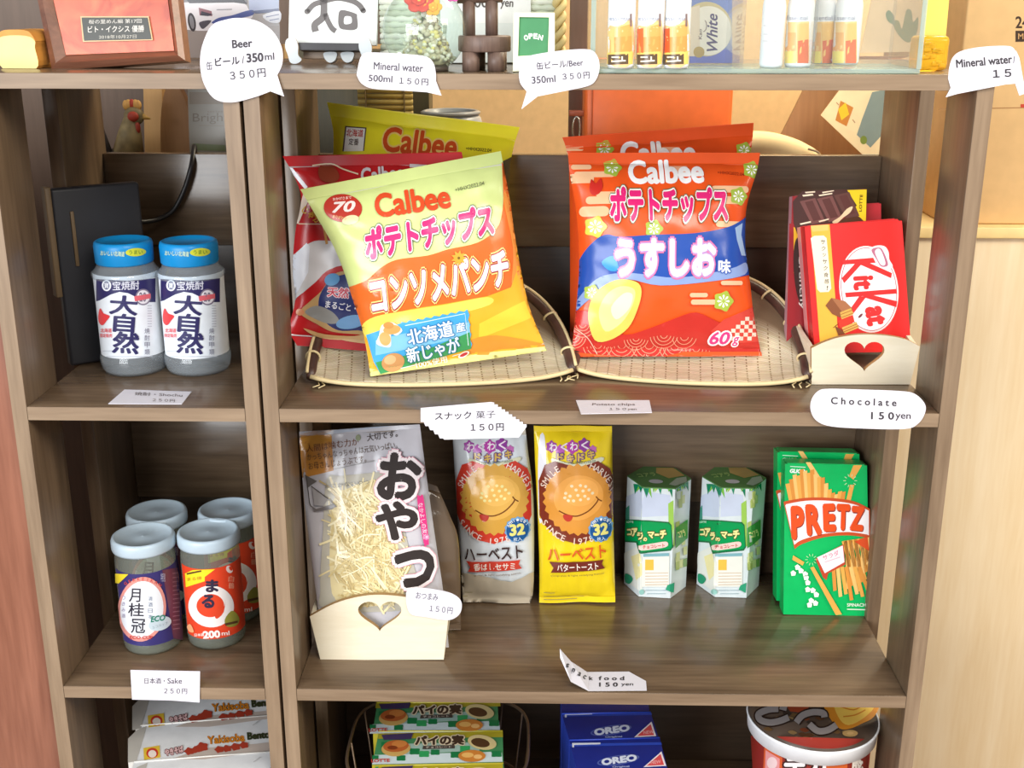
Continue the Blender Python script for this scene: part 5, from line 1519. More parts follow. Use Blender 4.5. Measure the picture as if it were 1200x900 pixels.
A.poly([(95.5, 20.5), (173, 20.5), (177.5, 46), (98.5, 47.7)], (50, 50, 42))
A.text('桜の里めん編 第17回', 135, 25, 62, 5, 1, (206, 200, 190), .0); A.text('ビト・イクシス 優勝', 136, 34, 66, 8, 1, (216, 210, 200), .01); A.text('2018年10月27日', 138, 43, 44, 4.4, 1, (190, 184, 170), .0)
mb.build('nameplate', t)

# car photograph card
pl = Plane(aZ(268, 69, Z1 + .0005), 0, 6)
t = thing('photo_card', 'glossy photo card of a white sports car behind the beer price tag', 'photo', pl.M)
mb = MB(); c = pl.pts([(205, 68), (328, 66), (326, -40), (203, -40)]); mb.prism([c], 0, .0012, ink((176, 172, 172), .2))
A = Art(mb, on_plane(pl), None, rough=.2)
A.poly([(290, -40), (327, -40), (327, 12), (292, 14)], (172, 184, 214)); A.poly([(203, -40), (290, -40), (290, 4), (204, 6)], (120, 118, 122))
A.poly([(204, 34), (328, 30), (328, 66), (204, 68)], (160, 152, 148)); A.poly(smooth_loop([(206, 6), (216, 3), (280, 3), (292, 12), (296, 20), (282, 28), (262, 34), (232, 36), (208, 30)], 4), (236, 234, 240))
A.poly([(218, -2), (284, -3), (290, 5), (274, 3), (222, 4)], (64, 64, 70)); A.poly([(233, 9), (248, 13), (249, 19), (234, 18)], (150, 100, 110)); A.poly([(236, 13), (250, 17), (244, 19), (235, 18)], (60, 56, 70))
A.poly(smooth_loop([(248, 27), (256, 21), (272, 18), (288, 13), (297, 12), (296, 18), (278, 22), (258, 27)], 3), (86, 100, 160)); A.poly(ell(225, 26, 4.5, 11, 10), (70, 70, 74)); A.poly(ell(225, 26, 2.6, 8, 10), (140, 140, 146)); A.poly(smooth_loop([(234, 26), (248, 24), (240, 33), (236, 33)], 3), (90, 90, 100))
A.poly([(294, 13), (327, 10), (328, 14), (300, 16)], (96, 106, 140)); A.poly(smooth_loop([(308, 18), (328, 13), (328, 26), (316, 26)], 3), (226, 230, 240)); A.lines([[(312, 20), (327, 17)], [(316, 24), (327, 22)]], 1.2, (150, 160, 190)); A.line([(254, 11.5), (272, 11)], 1, (150, 150, 160))
mb.build('print', t)

# calligraphy tile on its easel
pl = Plane(aZ(390, 74, Z1 + .0005), -2, 8)
t = thing('calligraphy_tile', 'white calligraphy tile with thick grey brush sign standing on the small easel', 'tile', pl.M)
mb = MB(); z_ = pl.pts([(338, 52), (441, 53), (444, -45), (340, -45)]); mb.prism([z_], 0, .006, ink((238, 244, 242), .35))
A = Art(mb, on_plane(pl), None)
GB = (96, 90, 88)
A.line(smooth_loop([(360, 14), (367, 6), (376, 2.5), (395, -2), (412, 1), (421, 6), (426, 13)], 5, False), 6.2, GB); A.poly(ell(360, 13.5, 3.4, 3.2), GB, up=False); A.poly(ell(425.8, 12.6, 3.2, 3), GB, up=False)
A.line(smooth_loop([(379.5, -6), (379.5, 16), (377, 22), (369, 29), (370, 37)], 5, False), 8, GB, up=False); A.line(smooth_loop([(381, 16), (384, 24), (389, 33), (393.5, 36.5)], 5, False), 6, GB, up=False)
A.poly(smooth_loop([(398, 13), (404, 12), (417, 16), (418.5, 20), (418, 34), (402, 34.5), (397, 30), (396.5, 20)], 4), GB, holes=[smooth_loop([(404, 19.5), (411, 19.5), (412.5, 24), (411, 27.5), (403.5, 28)], 3)])
mb.build('tile_slab', t)
t = thing('tabletop_easel', 'small white tabletop easel under the calligraphy tile', 'easel', pl.M)
WP = ink((216, 226, 232), .35); mb = MB()
q = pl.pts([(352, 51.5), (428, 52.5), (427, 60.5), (354, 60)]); mb.prism([q], -.012, .007, ink((72, 72, 76), .4)); mb.build('ledge', t)
for x0 in (346, 431):
    L = smooth_loop([(x0 - 5, 48), (x0 + 4, 47), (x0 + 8, 56), (x0 + 8, 66), (x0 + 12, 72), (x0 + 6, 76.5), (x0 - 1, 75), (x0 - 4, 66), (x0 - 7, 57)], 4)
    MB().prism([pl.pts(L)], -.016, -.0125, WP, side=ink((196, 166, 130), .5)).build('foot', t)
for x0 in (388, 408):
    L = smooth_loop([(x0 - 7, 62), (x0 + 7, 62), (x0 + 6, 70), (x0 + 2, 73.5), (x0 - 3, 73), (x0 - 7, 68)], 4)
    MB().prism([pl.pts(L)], -.004, .004, WP).build('foot', t)
MB().box((pl.px(356, 62)[0], -.002, pl.px(356, 69)[1]), (pl.px(428, 62)[0], .002, pl.px(356, 61)[1]), ink((150, 132, 116), .5), .0005).build('crossbar', t)

# glass globe with flowers and pebbles
pg = aZ(494, 86, Z1); R = 0.0345
zc_ = aY(494, 36, pg.y + R).z - Z1
cx_ = pg.x
t = thing('glass_globe', 'clear glass globe vase with red and yellow flowers and pale gravel', 'vase', Matrix.Translation((cx_, pg.y + R, Z1 + .0003)))
GL = clear('thin_globe_glass', (240, 248, 244), 1.6, .03, .07, (236, 244, 242))
prof = [(R * math.sin(a) , zc_ - R * math.cos(a)) for a in [0.42 + (2.7 - .42) * k / 28 for k in range(29)]]
MB().lathe(prof, GL, 48).build('globe', t)
MB().lathe([(0, 0), (.019, 0), (.0195, .003), (.016, .007), (.0145, zc_ - R * math.cos(.42)), (0.0, zc_ - R * math.cos(.42))], ink((84, 76, 70), .4), 32).build('base', t)
mb = MB(); rnd = random.Random(8)
mb.lathe([(0, zc_ - R * .88), (R * .45, zc_ - R * .84), (R * .6, zc_ - R * .66), (.013, zc_ - R * .3), (.004, zc_ + R * .2), (0, zc_ + R * .3)], ink((206, 202, 172), .7, .2, .3), 24)
for k in range(620):
    z = rnd.random() ** 1.6 * 0.046; rr = (0.0262 - .021 * (z / .046)) * (.6 + .4 * math.sqrt(rnd.random())); a = rnd.uniform(0, 2 * PI)
    zz = zc_ - R * .86 + z
    if math.hypot(rr, zz - zc_) > R * .93: continue
    mb.sphere((rr * math.cos(a) + .001, rr * math.sin(a), zz), rnd.uniform(.0016, .0028), rnd.choice([ink((214, 216, 190), .6), ink((196, 190, 160), .6), ink((226, 226, 214), .6), ink((150, 140, 116), .6), ink((216, 206, 130), .6)]), 7, 5, (1, 1, .8))
o = mb.build('gravel', t); o['kind'] = 'stuff'


def blossom(c, r, col, n=6):
    mb = MB(); m = ink(col, .5, .3, .1)
    for lay in range(2):
        for k in range(n):
            a = 2 * PI * (k + .5 * lay) / n; rr = r * (1 - .35 * lay)
            M_ = Matrix.Translation(c) @ Matrix.Rotation(1.2, 4, 'X') @ Matrix.Rotation(a, 4, 'Z') @ Matrix.Rotation(-.5 - .4 * lay, 4, 'Y')
            mb.sphere((rr * .55, 0, 0), rr * .5, m, 10, 7, (1, .8, .28), M_)
    mb.sphere(c, r * .28, ink((240, 206, 80), .5), 10, 7)
    mb.build('flower', t)


blossom(Vector((-.003, -.008, zc_ + R * .66)), .0135, (226, 66, 44)); blossom(Vector((.0085, -.012, zc_ + R * .50)), .0085, (240, 176, 44)); blossom(Vector((.024, -.004, zc_ + R * .80)), .008, (214, 90, 170))
MB().tube([(0, 0, zc_ - .01), (-.002, -.004, zc_ + .01), (-.003, -.006, zc_ + R * .62)], .0011, ink((96, 130, 60), .5), 6).build('stem', t)

# pale woven basket and card behind
pw = aZ(560, 74.5, Z1); x0, x1 = aY(449, 60, pw.y).x, aY(650, 60, pw.y).x; zt_ = aY(560, -45, pw.y).z - Z1
t = thing('woven_basket', 'pale whitewashed woven basket standing behind the wooden chair ornament', 'basket', Matrix.Translation(((x0 + x1) / 2, pw.y, Z1 + .0003)))
RS = [ink((206, 214, 196), .6, .2, .1), ink((222, 226, 212), .6, .2, .1), ink((190, 198, 176), .6, .2, .1)]
hw = (x1 - x0) / 2; mb = MB(); nrow = 17
for j in range(nrow):
    z = .004 + j * (zt_ - .004) / nrow
    pts = [(-hw, 0), (hw, 0), (hw, .075), (-hw, .075)]
    L = []
    for k in range(4):
        a, b = pts[k], pts[(k + 1) % 4]; n = 26 if k % 2 == 0 else 10
        for i in range(n):
            f = i / n; x = a[0] + (b[0] - a[0]) * f; y = a[1] + (b[1] - a[1]) * f
            off = .0013 * (1 if (i + j) % 2 else -1)
            L.append((x + (off if k % 2 else 0), y + (off if k % 2 == 0 else 0), z))
    mb.tube(L, .0031, RS[j % 3], 6, closed=True)
mb.build('wicker_wall', t)
MB().box((-hw, 0, 0), (hw, .075, .003), RS[0], .0005).build('bottom_panel', t)
mb = MB(); ROPE = ink((226, 204, 140), .6)
for s_ in (-1, 1):
    for ph in (0, PI):
        mb.tube([(hw + .004 + .0035 * math.cos(z * 300 + ph), -.002 + .0035 * math.sin(z * 300 + ph), z) for z in [.002 + (zt_ - .002) * k / 70 for k in range(71)]], .0034, ROPE, 7) if s_ > 0 else None
mb.build('braided_rope_edge', t)
pl = Plane(Vector((aY(560, 40, pw.y - .006).x, pw.y - .006, Z1 + .001)), 0, 1)
t = thing('price_card', 'white card with dark yen lettering leaning on the woven basket', 'card', pl.M)
mb = MB(); c = pl.pts([(520, 80), (634, 80), (632, -40), (520, -40)]); c = pl.pts([(516, 27), (622, 27), (622, -40), (516, -40)]); mb.prism([c], -.001, 0.0, ink((238, 240, 238), .5))
A = Art(mb, on_plane(pl, .001), None); A.text('yen', 594, 6, 15, 10, -4, (90, 84, 84), .02); A.text('300', 560, 3, 24, 12, 0, (90, 84, 84), .02)
mb.build('card', t)
mb = MB(); c = pl.pts([(524, 26), (614, 26), (616, 73), (522, 73.5)]); mb.prism([c], -.0008, -.0001, ink((226, 232, 230), .5)); mb.build('stand_flap', t)

# dark log-wood chair ornament
pch = aZ(566, 84.5, Z1)
LOG = wood('dark_log_wood', (84, 66, 58), (122, 98, 86), 'Z', .5, scale=30); LOGE = wood('log_end_grain', (134, 108, 84), (160, 132, 104), 'X', .5, scale=30)
X = lambda x, y=60: aY(x, y, pch.y).x - pch.x
Zz = lambda y: aY(566, y, pch.y).z - Z1
t = thing('miniature_chair', 'miniature dark log chair ornament beside the green open sign', 'ornament', Matrix.Translation((pch.x, pch.y, Z1 + .0003)))
zs0, zs1 = Zz(62), Zz(43)
rs = (X(598) - X(535)) / 2; xm = (X(598) + X(535)) / 2
mb = MB(); mb.lathe([(0, zs0), (rs * .96, zs0), (rs, zs0 + .001), (rs, zs1 - .001), (rs * .97, zs1), (0, zs1)], LOG, 36, Matrix.Translation((xm, rs, 0))); mb.build('seat', t)
for x, y in ((X(551), .010), (X(581), .010), (X(556), .04), (X(582), .04)):
    MB().lathe([(0, 0), (.0072, 0), (.0072, zs0), (0, zs0)], LOG, 18, Matrix.Translation((x, y, 0))).build('leg', t)
zb = Zz(5)
for x in (X(548), X(575)):
    MB().lathe([(0, zs1), (.0052, zs1), (.0052, zb + .004), (0, zb + .004)], LOG, 18, Matrix.Translation((x, .024, 0))).build('back_post', t)
MB().tube([(X(534), .024, zb + .0085), (X(588), .024, zb + .0095)], .0085, LOG, 16).build('back_bar', t)

# OPEN board
pl = Plane(aZ(625, 84.5, Z1 + .0004), 2, 9)
t = thing('open_sign', 'little green OPEN chalkboard sign with cream frame', 'sign', pl.M)
o = pl.pts([(601, 84), (650, 81), (650, 15), (602, 15)]); i_ = pl.pts([(607, 66), (642, 64), (643.5, 20.5), (608.5, 20)])
CR = ink((242, 240, 206), .5)
mb = MB(); mb.prism([o, i_], -.001, .005, CR); mb.build('frame', t)
mb = MB(); mb.prism([i_], .0008, .004, ink((70, 138, 92), .6))
A = Art(mb, on_plane(pl, -.0008), None)
for ch, x, y, r in (('O', 616.5, 44, 12), ('P', 622, 42.2, 4), ('E', 627.5, 42.2, -4), ('N', 633.5, 43.8, -12)): A.text(ch, x, y, 5 if ch != 'N' else 5.6, 6.6, r, (238, 244, 236), .05)
mb.build('chalkboard', t)

# clear display case with bottles and soap
ACR = clear('acrylic_sheet', (250, 252, 252), 1.42, .03, .03); ACE = clear('acrylic_edge', (214, 236, 232), 1.3, .1, .3, (226, 240, 238))
pk = aZ(880, 86.5, Z1); xa, xb = aY(692, 86, pk.y).x - pk.x, aY(1078, 86, pk.y).x - pk.x; hA, dA = .125, .085
t = thing('display_case', 'clear acrylic display case holding the toiletry bottles', 'case', Matrix.Translation((pk.x, pk.y, Z1 + .0003)))
MB().box((xa, 0, 0), (xb, dA, .0035), ACE, .0004).build('bottom_panel', t)
MB().box((xa, 0, .0036), (xb, .0025, hA), ACR).build('front_panel', t)
MB().box((xa, dA - .0025, .0036), (xb, dA, hA), ACR).build('rear_panel', t)
for x in (xa, xb - .003, aY(868, 60, pk.y).x - pk.x, aY(952, 60, pk.y).x - pk.x):
    MB().box((x, .0026, .0036), (x + .003, dA - .0026, hA), ACR).build('divider_panel', t)
for x in (xa, xb - .003):
    MB().box((x - .0004, -.0006, .0036), (x + .0034, 0.0, hA), ACE).build('edge_strip', t)
MB().box((xa, 0, hA), (xb, dA, hA + .003), ACR).build('top_panel', t)
zf = Z1 + .0042


def toiletry(label, x, y, wpx, capz, body, art, group='white and orange toiletry bottles', capc=(246, 246, 248)):
    p = aZ(x, y, zf); d = Vector((p.x - CAM.x, p.y - CAM.y, 0)).normalized(); r = wpx / F_PX * ((p - CAM).dot(FWD)) / 2
    c_ = Vector((p.x, p.y, zf)) + d * r; pl = Plane(c_, math.degrees(math.atan2(d.y, d.x)) - 90)
    t = thing('toiletry_bottle', label, 'bottle', pl.M, group)
    mb = MB(); W_ = ink((244, 246, 248), .3)
    mb.lathe([(0, .001), (r * .9, 0), (r, .0025), (r, capz), (r * .9, capz + .006), (r * .45, capz + .009), (0, capz + .009)], W_, 36)
    A = Art(mb, on_cyl(pl, r), 4, rough=.3); art(A, x); mb.build('bottle_body', t)
    MB().lathe([(0, capz + .0095), (r * .9, capz + .0095), (r * .92, capz + .012), (r * .86, capz + .03), (0, capz + .031)], ink(capc, .3), 30).build('cap', t)


def tart(hot, ink1=(236, 170, 70)):
    def f(A, x):
        A.poly(smooth_loop([(x - 14, 33), (x - 6, 31), (x + 4, 28), (x + 14, 24), (x + 14, 74), (x - 14, 74)], 3), (246, 200, 140)); A.poly([(x - 3, 32), (x + 13, 28), (x + 13, 72), (x - 3, 72)], (240, 172, 96)); A.poly([(x - 12, 44), (x + 13, 42), (x + 13, 62), (x - 12, 63)], (238, 158, 84))
        A.poly([(x - 15, 34), (x - 7, 33), (x - 7, 62), (x - 15, 64)], hot); A.poly([(x - 15, 62), (x + 14, 60), (x + 14, 75), (x - 15, 75)], (246, 210, 110))
        A.poly([(x - 14, 64), (x + 9, 63), (x + 9, 75), (x - 14, 76)], (96, 78, 58)); A.lines([[(x - 10, 67), (x - 2, 67)], [(x - 10, 72), (x + 6, 71)], [(x + 2, 66), (x + 2, 72)]], 1.8, (236, 226, 206))
        A.text('essential', x, 21.5, 24, 5, 0, (150, 160, 180), .0); A.poly([(x + 11, 16), (x + 13, 16), (x + 13, 31), (x + 11, 31)], (130, 110, 110))
    return f


toiletry('white and orange toiletry bottle closest to the case end by the woven basket', 727, 80.5, 32, .105, 0, tart((244, 206, 130)))
toiletry('white and orange toiletry bottle between its two neighbours by the soap', 761, 80.5, 31, .105, 0, tart((236, 110, 60)))
toiletry('white and orange toiletry bottle touching the blue soap box', 792, 80.5, 30, .105, 0, tart((232, 96, 50)))


def tart2(A, x):
    A.poly([(x - 14, 26), (x + 14, 25), (x + 14, 72), (x - 14, 72)], (246, 206, 140)); A.poly([(x - 14, 38), (x - 1, 38), (x - 1, 60), (x - 14, 60)], (242, 180, 110)); A.poly([(x + 0, 28), (x + 13, 27), (x + 13, 74), (x + 0, 74)], (238, 190, 110)); A.poly([(x + 1, 48), (x + 13, 46), (x + 13, 74), (x + 1, 74)], (222, 110, 64)); A.poly([(x - 14, 60), (x - 1, 60), (x - 1, 74), (x - 14, 74)], (246, 224, 120)); A.text('Essential', x, 21, 24, 5, 0, (150, 150, 170), .0)


toiletry('plain white toiletry bottle facing away in the case', 903, 79.5, 27, .0475, 0, lambda A, x: A.lines([[(x - 8, 30), (x + 8, 30)], [(x - 8, 40), (x + 8, 40)], [(x - 8, 48), (x + 8, 48)]], 1, (214, 206, 210)), capc=(242, 160, 66))
toiletry('orange capped toiletry bottle in front beside the plain white one', 934, 79, 31, .0475, 0, tart2, capc=(242, 160, 66))
toiletry('orange capped toiletry bottle standing further back in the case', 963, 75, 26, .0475, 0, tart2, capc=(242, 160, 66))
toiletry('orange capped toiletry bottle nearest the empty end of the case', 990, 76, 31, .0475, 0, tart2, capc=(242, 160, 66))

pl = Plane(aZ(833, 74, zf), 0, 0)
cq = [(808, -20), (858, -20), (858, 74), (808, 74)]


def soap(A):
    A.poly([(808, 60), (858, 58), (858, 74), (808, 74)], (110, 120, 206)); A.poly(ell(828, 34, 30, 32), (214, 196, 150)); A.poly(ell(830, 36, 27, 29), (246, 238, 226)); A.poly([(806, 10), (820, 6), (820, 66), (808, 66)], (236, 218, 196))
    A.text('White', 834.5, 38, 44, 13, 90, (86, 76, 120), .02, shear=.3); A.text('Kao', 820.5, 40, 12, 4, 90, (130, 110, 110), .02); A.poly(ell(819, 61, 6.5, 6.5), (190, 160, 90)); A.line(ell(824, 30, 4, 7, 0, 14, -60, 90), 1, (150, 130, 130))


carton('soap_box', 'blue and cream soap box standing in the acrylic case', 'soap box', pl, cq, .024, (128, 146, 206), soap, sidec=(214, 206, 200), extra=flaps((150, 160, 206)))

# cactus card, yellow paper strip and yellow glass candle holder
pl = Plane(aZ(1058, 62, Z1 + .0004), 0, 4)
t = thing('cactus_card', 'cream card with green cactus print standing behind the acrylic case', 'card', pl.M)
mb = MB(); mb.prism([pl.pts([(1008, 62), (1086, 60), (1086, -40), (1030, -40)])], 0, .001, ink((238, 206, 158), .6))
A = Art(mb, on_plane(pl), None); G1 = (128, 140, 92)
for L in ([(1046, 26), (1053, 24), (1057, 34), (1062, 12), (1068, 13), (1070, 26), (1076, 20), (1074, 40), (1064, 50), (1052, 40)], [(1038, 16), (1042, 12), (1048, 20), (1046, 28), (1040, 24)]): A.poly(smooth_loop(L, 3), G1)
mb.build('card', t)
py = aZ(1094, 83.5, Z1)
pl = Plane(py + Vector((0, .016, .0004)), -8, 10)
t = thing('yellow_paper_strip', 'tall yellow paper strip leaning behind the amber glass cube', 'paper', pl.M)
MB().prism([pl.pts([(1080, 60), (1107, 58), (1116, -40), (1090, -40)])], 0, .0012, ink((242, 200, 92), .5)).build('paper', t)
t = thing('amber_glass_cube', 'amber yellow glass cube candle holder on the shelf end', 'candle holder', Matrix.Translation((py.x, py.y, Z1 + .0003)) @ Matrix.Rotation(math.radians(8), 4, 'Z'))
AMB = glass('amber_glass', (250, 206, 60), .05, 1.3, .55)
s_ = .0125; mb = MB(); mb.box((-s_, 0, 0), (s_, s_ * 2, .028), AMB, .004, seg=3); mb.build('cube', t)
mb = MB()
rnd = random.Random(12)
for k in range(14):
    a = rnd.uniform(-.009, .009); z = rnd.uniform(.004, .023); mb.box((a - .003, -.0016, z - .0018), (a + .003, .0, z + .0018), AMB, .0007)
mb.build('facet_relief', t)

# ================================================================== price tags
TAGW = ink((224, 222, 231), 0.7, .15, .01)
TX = (52, 48, 54)


def price_tag(label, pl, outline, texts, th=0.0005, name='price_tag', group='hand-cut price tags'):
    t = thing(name, label, 'price tag', pl.M, group)
    mb = MB(); mb.prism([pl.pts(outline)], -th, 0, TAGW)
    A = Art(mb, on_plane(pl, th), None, base=.00008, step=.00005, rough=.6)
    for a in texts: A.text(*a[:6], c=a[6] if len(a) > 6 else TX, bold=a[7] if len(a) > 7 else .01)
    mb.build('card', t)
    tape = pl.px(sum(p[0] for p in outline) / len(outline), sum(p[1] for p in outline) / len(outline))
    return t


FY = -0.0012
pl = Plane(aY(284, 96, FY - .001), 0, 3)
price_tag('round speech-bubble beer price tag over the middle posts', pl, smooth_loop([(257, 25), (277, 21), (300, 24), (319, 36), (330, 55), (331, 74), (325, 88)], 5, False) + [(333, 113), (317, 107)] + smooth_loop([(317, 107), (298, 114), (272, 120), (252, 116), (240, 100), (235, 80), (236, 58), (244, 36), (252, 27)], 5, False),
          [('Beer', 284, 51, 24, 10, 4, TX, .03), ('缶', 245.5, 77, 7, 10, 4), ('ビール', 266.5, 71.5, 29, 10, 5, TX, .03), ('/', 285, 70, 3, 9, 4), ('350', 299, 67.5, 20, 11, 4, TX, .035), ('ml', 316, 66, 11, 8.5, 4), ('３５０円', 290.5, 87, 42, 10.5, 6, TX, .01)])
pl = Plane(aY(466, 95, FY), 0, 2)
price_tag('rounded mineral water price tag in front of the glass globe', pl, smooth_loop([(420, 76), (424, 65), (434, 61.5), (470, 63), (498, 66), (508, 74), (511, 88)], 5, False) + [(511, 95), (517.5, 112)] + smooth_loop([(500, 108), (470, 106), (438, 104), (424, 98), (418, 88)], 5, False),
          [('Mineral water', 467, 78.5, 58, 9, -3, (70, 66, 76), .016), ('500ml', 446, 92, 28, 8, -3, (70, 66, 76), .016), ('１５０円', 485, 95.5, 34, 8, -3, (70, 66, 76), .016)])
pl = Plane(aY(655, 95, FY), 0, 2)
price_tag('rounded beer price tag below the OPEN sign', pl, smooth_loop([(609, 80), (614, 69), (626, 64), (660, 59), (690, 58), (700, 66), (702.5, 80), (698, 94), (688, 101), (660, 107)], 5, False) + [(630, 113), (611, 128), (617, 108)] + smooth_loop([(617, 107), (610, 98), (608, 88)], 5, False),
          [('缶ビール/Beer', 656, 75, 55, 9, 5, (70, 66, 76), .016), ('350ml', 637, 93, 28, 8.5, 4, (70, 66, 76), .016), ('３５０円', 675, 89, 32, 8, 4, (70, 66, 76), .016)])
pl = Plane(aY(1150, 95, FY - .0015), -6, 4)
t = price_tag('speech-bubble mineral water price tag bent round the end post', pl, smooth_loop([(1112, 80), (1116, 68), (1126, 60), (1150, 55), (1182, 54), (1190, 60)], 5, False) + [(1193, 80), (1190, 98), (1178, 99), (1122, 110), (1108, 114), (1114, 103)] + [(1111, 92)],
              [('Mineral water', 1153, 72, 66, 10, 5, TX, .03), ('/', 1188, 70, 2.5, 8, 5), ('１５', 1174, 86, 22, 9.5, 4, TX, .03)])
q = pl.pts([(1190, 60), (1196, 72), (1199, 96), (1199, 111), (1193, 112), (1189, 100)])
q2 = pl.pts([(1190, 58), (1193, 80), (1190, 99)])
mb = MB(); mb.prism([pl.pts([(1190, 59), (1194, 68), (1199, 96), (1199.5, 110), (1194, 112), (1189.5, 99)])], -.0015, -.0008, TAGW); mb.build('curled_edge', t)
pl = Plane(aY(1017, 478, -.001), 0, 3)
price_tag('pill-shaped chocolate price tag on the edge below the plywood tray', pl, smooth_loop([(972, 455.5), (1012, 456.5), (1052, 458), (1071, 461), (1083, 472), (1084, 483), (1076, 496), (1060, 502.5), (1012, 502), (974, 499.5), (957, 493), (950, 481), (951, 468), (959, 458)], 5),
          [('C h o c o l a t e', 1012, 470.5, 77, 8.5, -2, TX, .025), ('1 5 0', 1034, 487, 27, 9, -1, TX, .025), ('yen', 1058, 489, 18, 8, -2, TX, .01)])
# jagged snack tag
zz = [(493, 478), (575, 471)]
for k in range(10): zz += [(575 + 4.2 * k + 4.2, 471 + 2.9 * k + (0.6 if k == 0 else 0)), (575 + 4.2 * k + 4.2, 471 + 2.9 * (k + 1))]
zz += [(608, 512.5), (521, 515)]
for k in range(5): zz += [(521 - 5.6 * k - 2, 515 - 4.8 * k - 1.5), (521 - 5.6 * k - 5.6, 515 - 4.8 * k - 1.5)]
pl = Plane(aY(552, 493, -.001), 0, 3)
price_tag('jagged-edged snack price tag hanging above the white biscuit pack', pl, zz, [('スナック', 531, 487, 43, 9, 2, TX, .02), ('菓子', 569, 485.5, 23, 9, 2, TX, .0), ('１５０円', 571, 500.5, 39, 9, 1, TX, .02)])
# pill tag stuck to the squid tray
pl = Plane(Vector((pl2.M.translation.x, pl2.M.translation.y - .0008, pl2.M.translation.z)), 0, 0)
price_tag('rounded price tag stuck to the corner of the squid tray', pl, smooth_loop([(476, 695), (484, 689), (500, 689), (526, 694), (539, 702), (541, 713), (536, 722), (524, 726.5), (500, 723), (480, 718)], 5),
          [('おつまみ', 500.5, 698.5, 26, 8, -6, (110, 108, 120), .008), ('１５０円', 517, 714, 27, 7.5, -6, (110, 108, 120), .008)])
# sake card hanging on the edge
pl = Plane(aY(194, 805, -.0008), 0, 2)
price_tag('plain rectangular sake price card hanging over the shelf edge', pl, [(153, 785), (234.5, 786.5), (234, 823), (200, 820.5), (155, 819.5)], [('日本酒・', 181.5, 797.5, 24, 7, 0, (84, 78, 88), .008), ('Sake', 205, 797.5, 17, 6.5, 0, (84, 78, 88), .008), ('２５０円', 206, 809.5, 27, 6.5, -1, (84, 78, 88), .008)])


def flat_card(label, quad, z, texts):
    P = [aZ(x, y, z) for x, y in quad]; c = sum(P, Vector()) / len(P)
    t = thing('price_card', label, 'price card', Matrix.Translation((c.x, c.y, z + .0004)), 'price cards lying on the shelves')
    vs = [p - c for p in P]; n = len(vs)
    mb = MB(); top = [(v.x, v.y, .0005) for v in vs]; bot = [(v.x, v.y, 0) for v in vs]
    mb.add(top + bot, [tuple(range(n))[::-1]] + [tuple(range(n, 2 * n))] + [(i, (i + 1) % n, n + (i + 1) % n, n + i) for i in range(n)], TAGW)
    A = Art(mb, lambda x, y, h: (lambda p: Vector((p.x - c.x, p.y - c.y, .0005 + h)))(aZ(x, y, z)), None, base=.0001, step=.00006, rough=.6)
    for a in texts: A.text(*a[:6], c=a[6], bold=.01)
    mb.build('card', t)
    return t


flat_card('white price card lying in front of the spirit bottles', [(146, 457.5), (224.5, 460), (213, 474.5), (127, 474)], Z2, [('焼酎・Shochu', 186, 463.5, 56, 4, -2, (120, 112, 112)), ('２５０円', 192, 470.5, 26, 3.4, -2, (120, 112, 112))])
flat_card('white price card lying on the shelf edge below the orange crisp bags', [(675, 470), (761, 470), (764, 484.5), (681, 486)], Z2, [('Potato chips', 719, 475.5, 50, 3.6, 0, (110, 100, 100)), ('１５０yen', 730, 481, 32, 3.2, 0, (110, 100, 100))])
# bent paper on the lower shelf
P = [aZ(x, y, Z3 + .0006) for x, y in ((688, 787.5), (737, 787), (757, 798), (758, 809.5), (690, 810))]
c = P[4]
t = thing('price_card', 'bent snack food price card curling up from the shelf edge', 'price card', Matrix.Translation(c), 'price cards lying on the shelves')
fl = [aY(656, 760, P[0].y - .006), aY(656.5, 771, P[0].y - .012), aY(669, 799, (P[0].y + P[4].y) / 2 - .012)]
mid1 = aY(669, 775, P[0].y - .003)
mb = MB(); vs = [p - c for p in P] + [p - c for p in fl] + [mid1 - c]
mb.add(vs, [(4, 3, 2, 1, 0)], TAGW); mb.add(vs, [(4, 0, 8, 7), (7, 8, 5, 6)], TAGW)
A = Art(mb, lambda x, y, h: aZ(x, y, Z3 + .0006) - c + Vector((0, 0, h)), None, base=.0001, step=.00006, rough=.6)
A.text('k', 692.5, 795, 4.5, 4.5, 0, TX, .03); A.text('f o o d', 716.5, 795, 30, 4.8, 0, TX, .03); A.text('1 5 0', 713, 802.5, 22, 5, 0, TX, .03); A.text('yen', 735, 803, 14, 3.6, 0, TX, .01)
pv = [vs[4], vs[0], vs[8], vs[7]]
nn = (pv[1] - pv[0]).cross(pv[2] - pv[0]).normalized()
if nn.dot(CAM - c) < 0: nn = -nn
B = Art(mb, lambda x, y, h: (pv[3].lerp(pv[0], x)).lerp(pv[2].lerp(pv[1], x), y) + nn * h, None, base=.0002, rough=.6)
for ch, x, y in (('S', 665, 780), ('n', 672, 785.5), ('a', 679, 790), ('c', 685, 793.5)):
    def atf(xx, yy, h):
        o = CAM; d = ray(xx, yy); tt = (pv[0] + c - o).dot(nn) / d.dot(nn); return o + d * tt - c + nn * h
    Bq = Art(mb, atf, None, base=.0002, rough=.6); Bq.text(ch, x, y, 3.6, 4.6, -24, TX, .03)
so = mb.build('card', t)

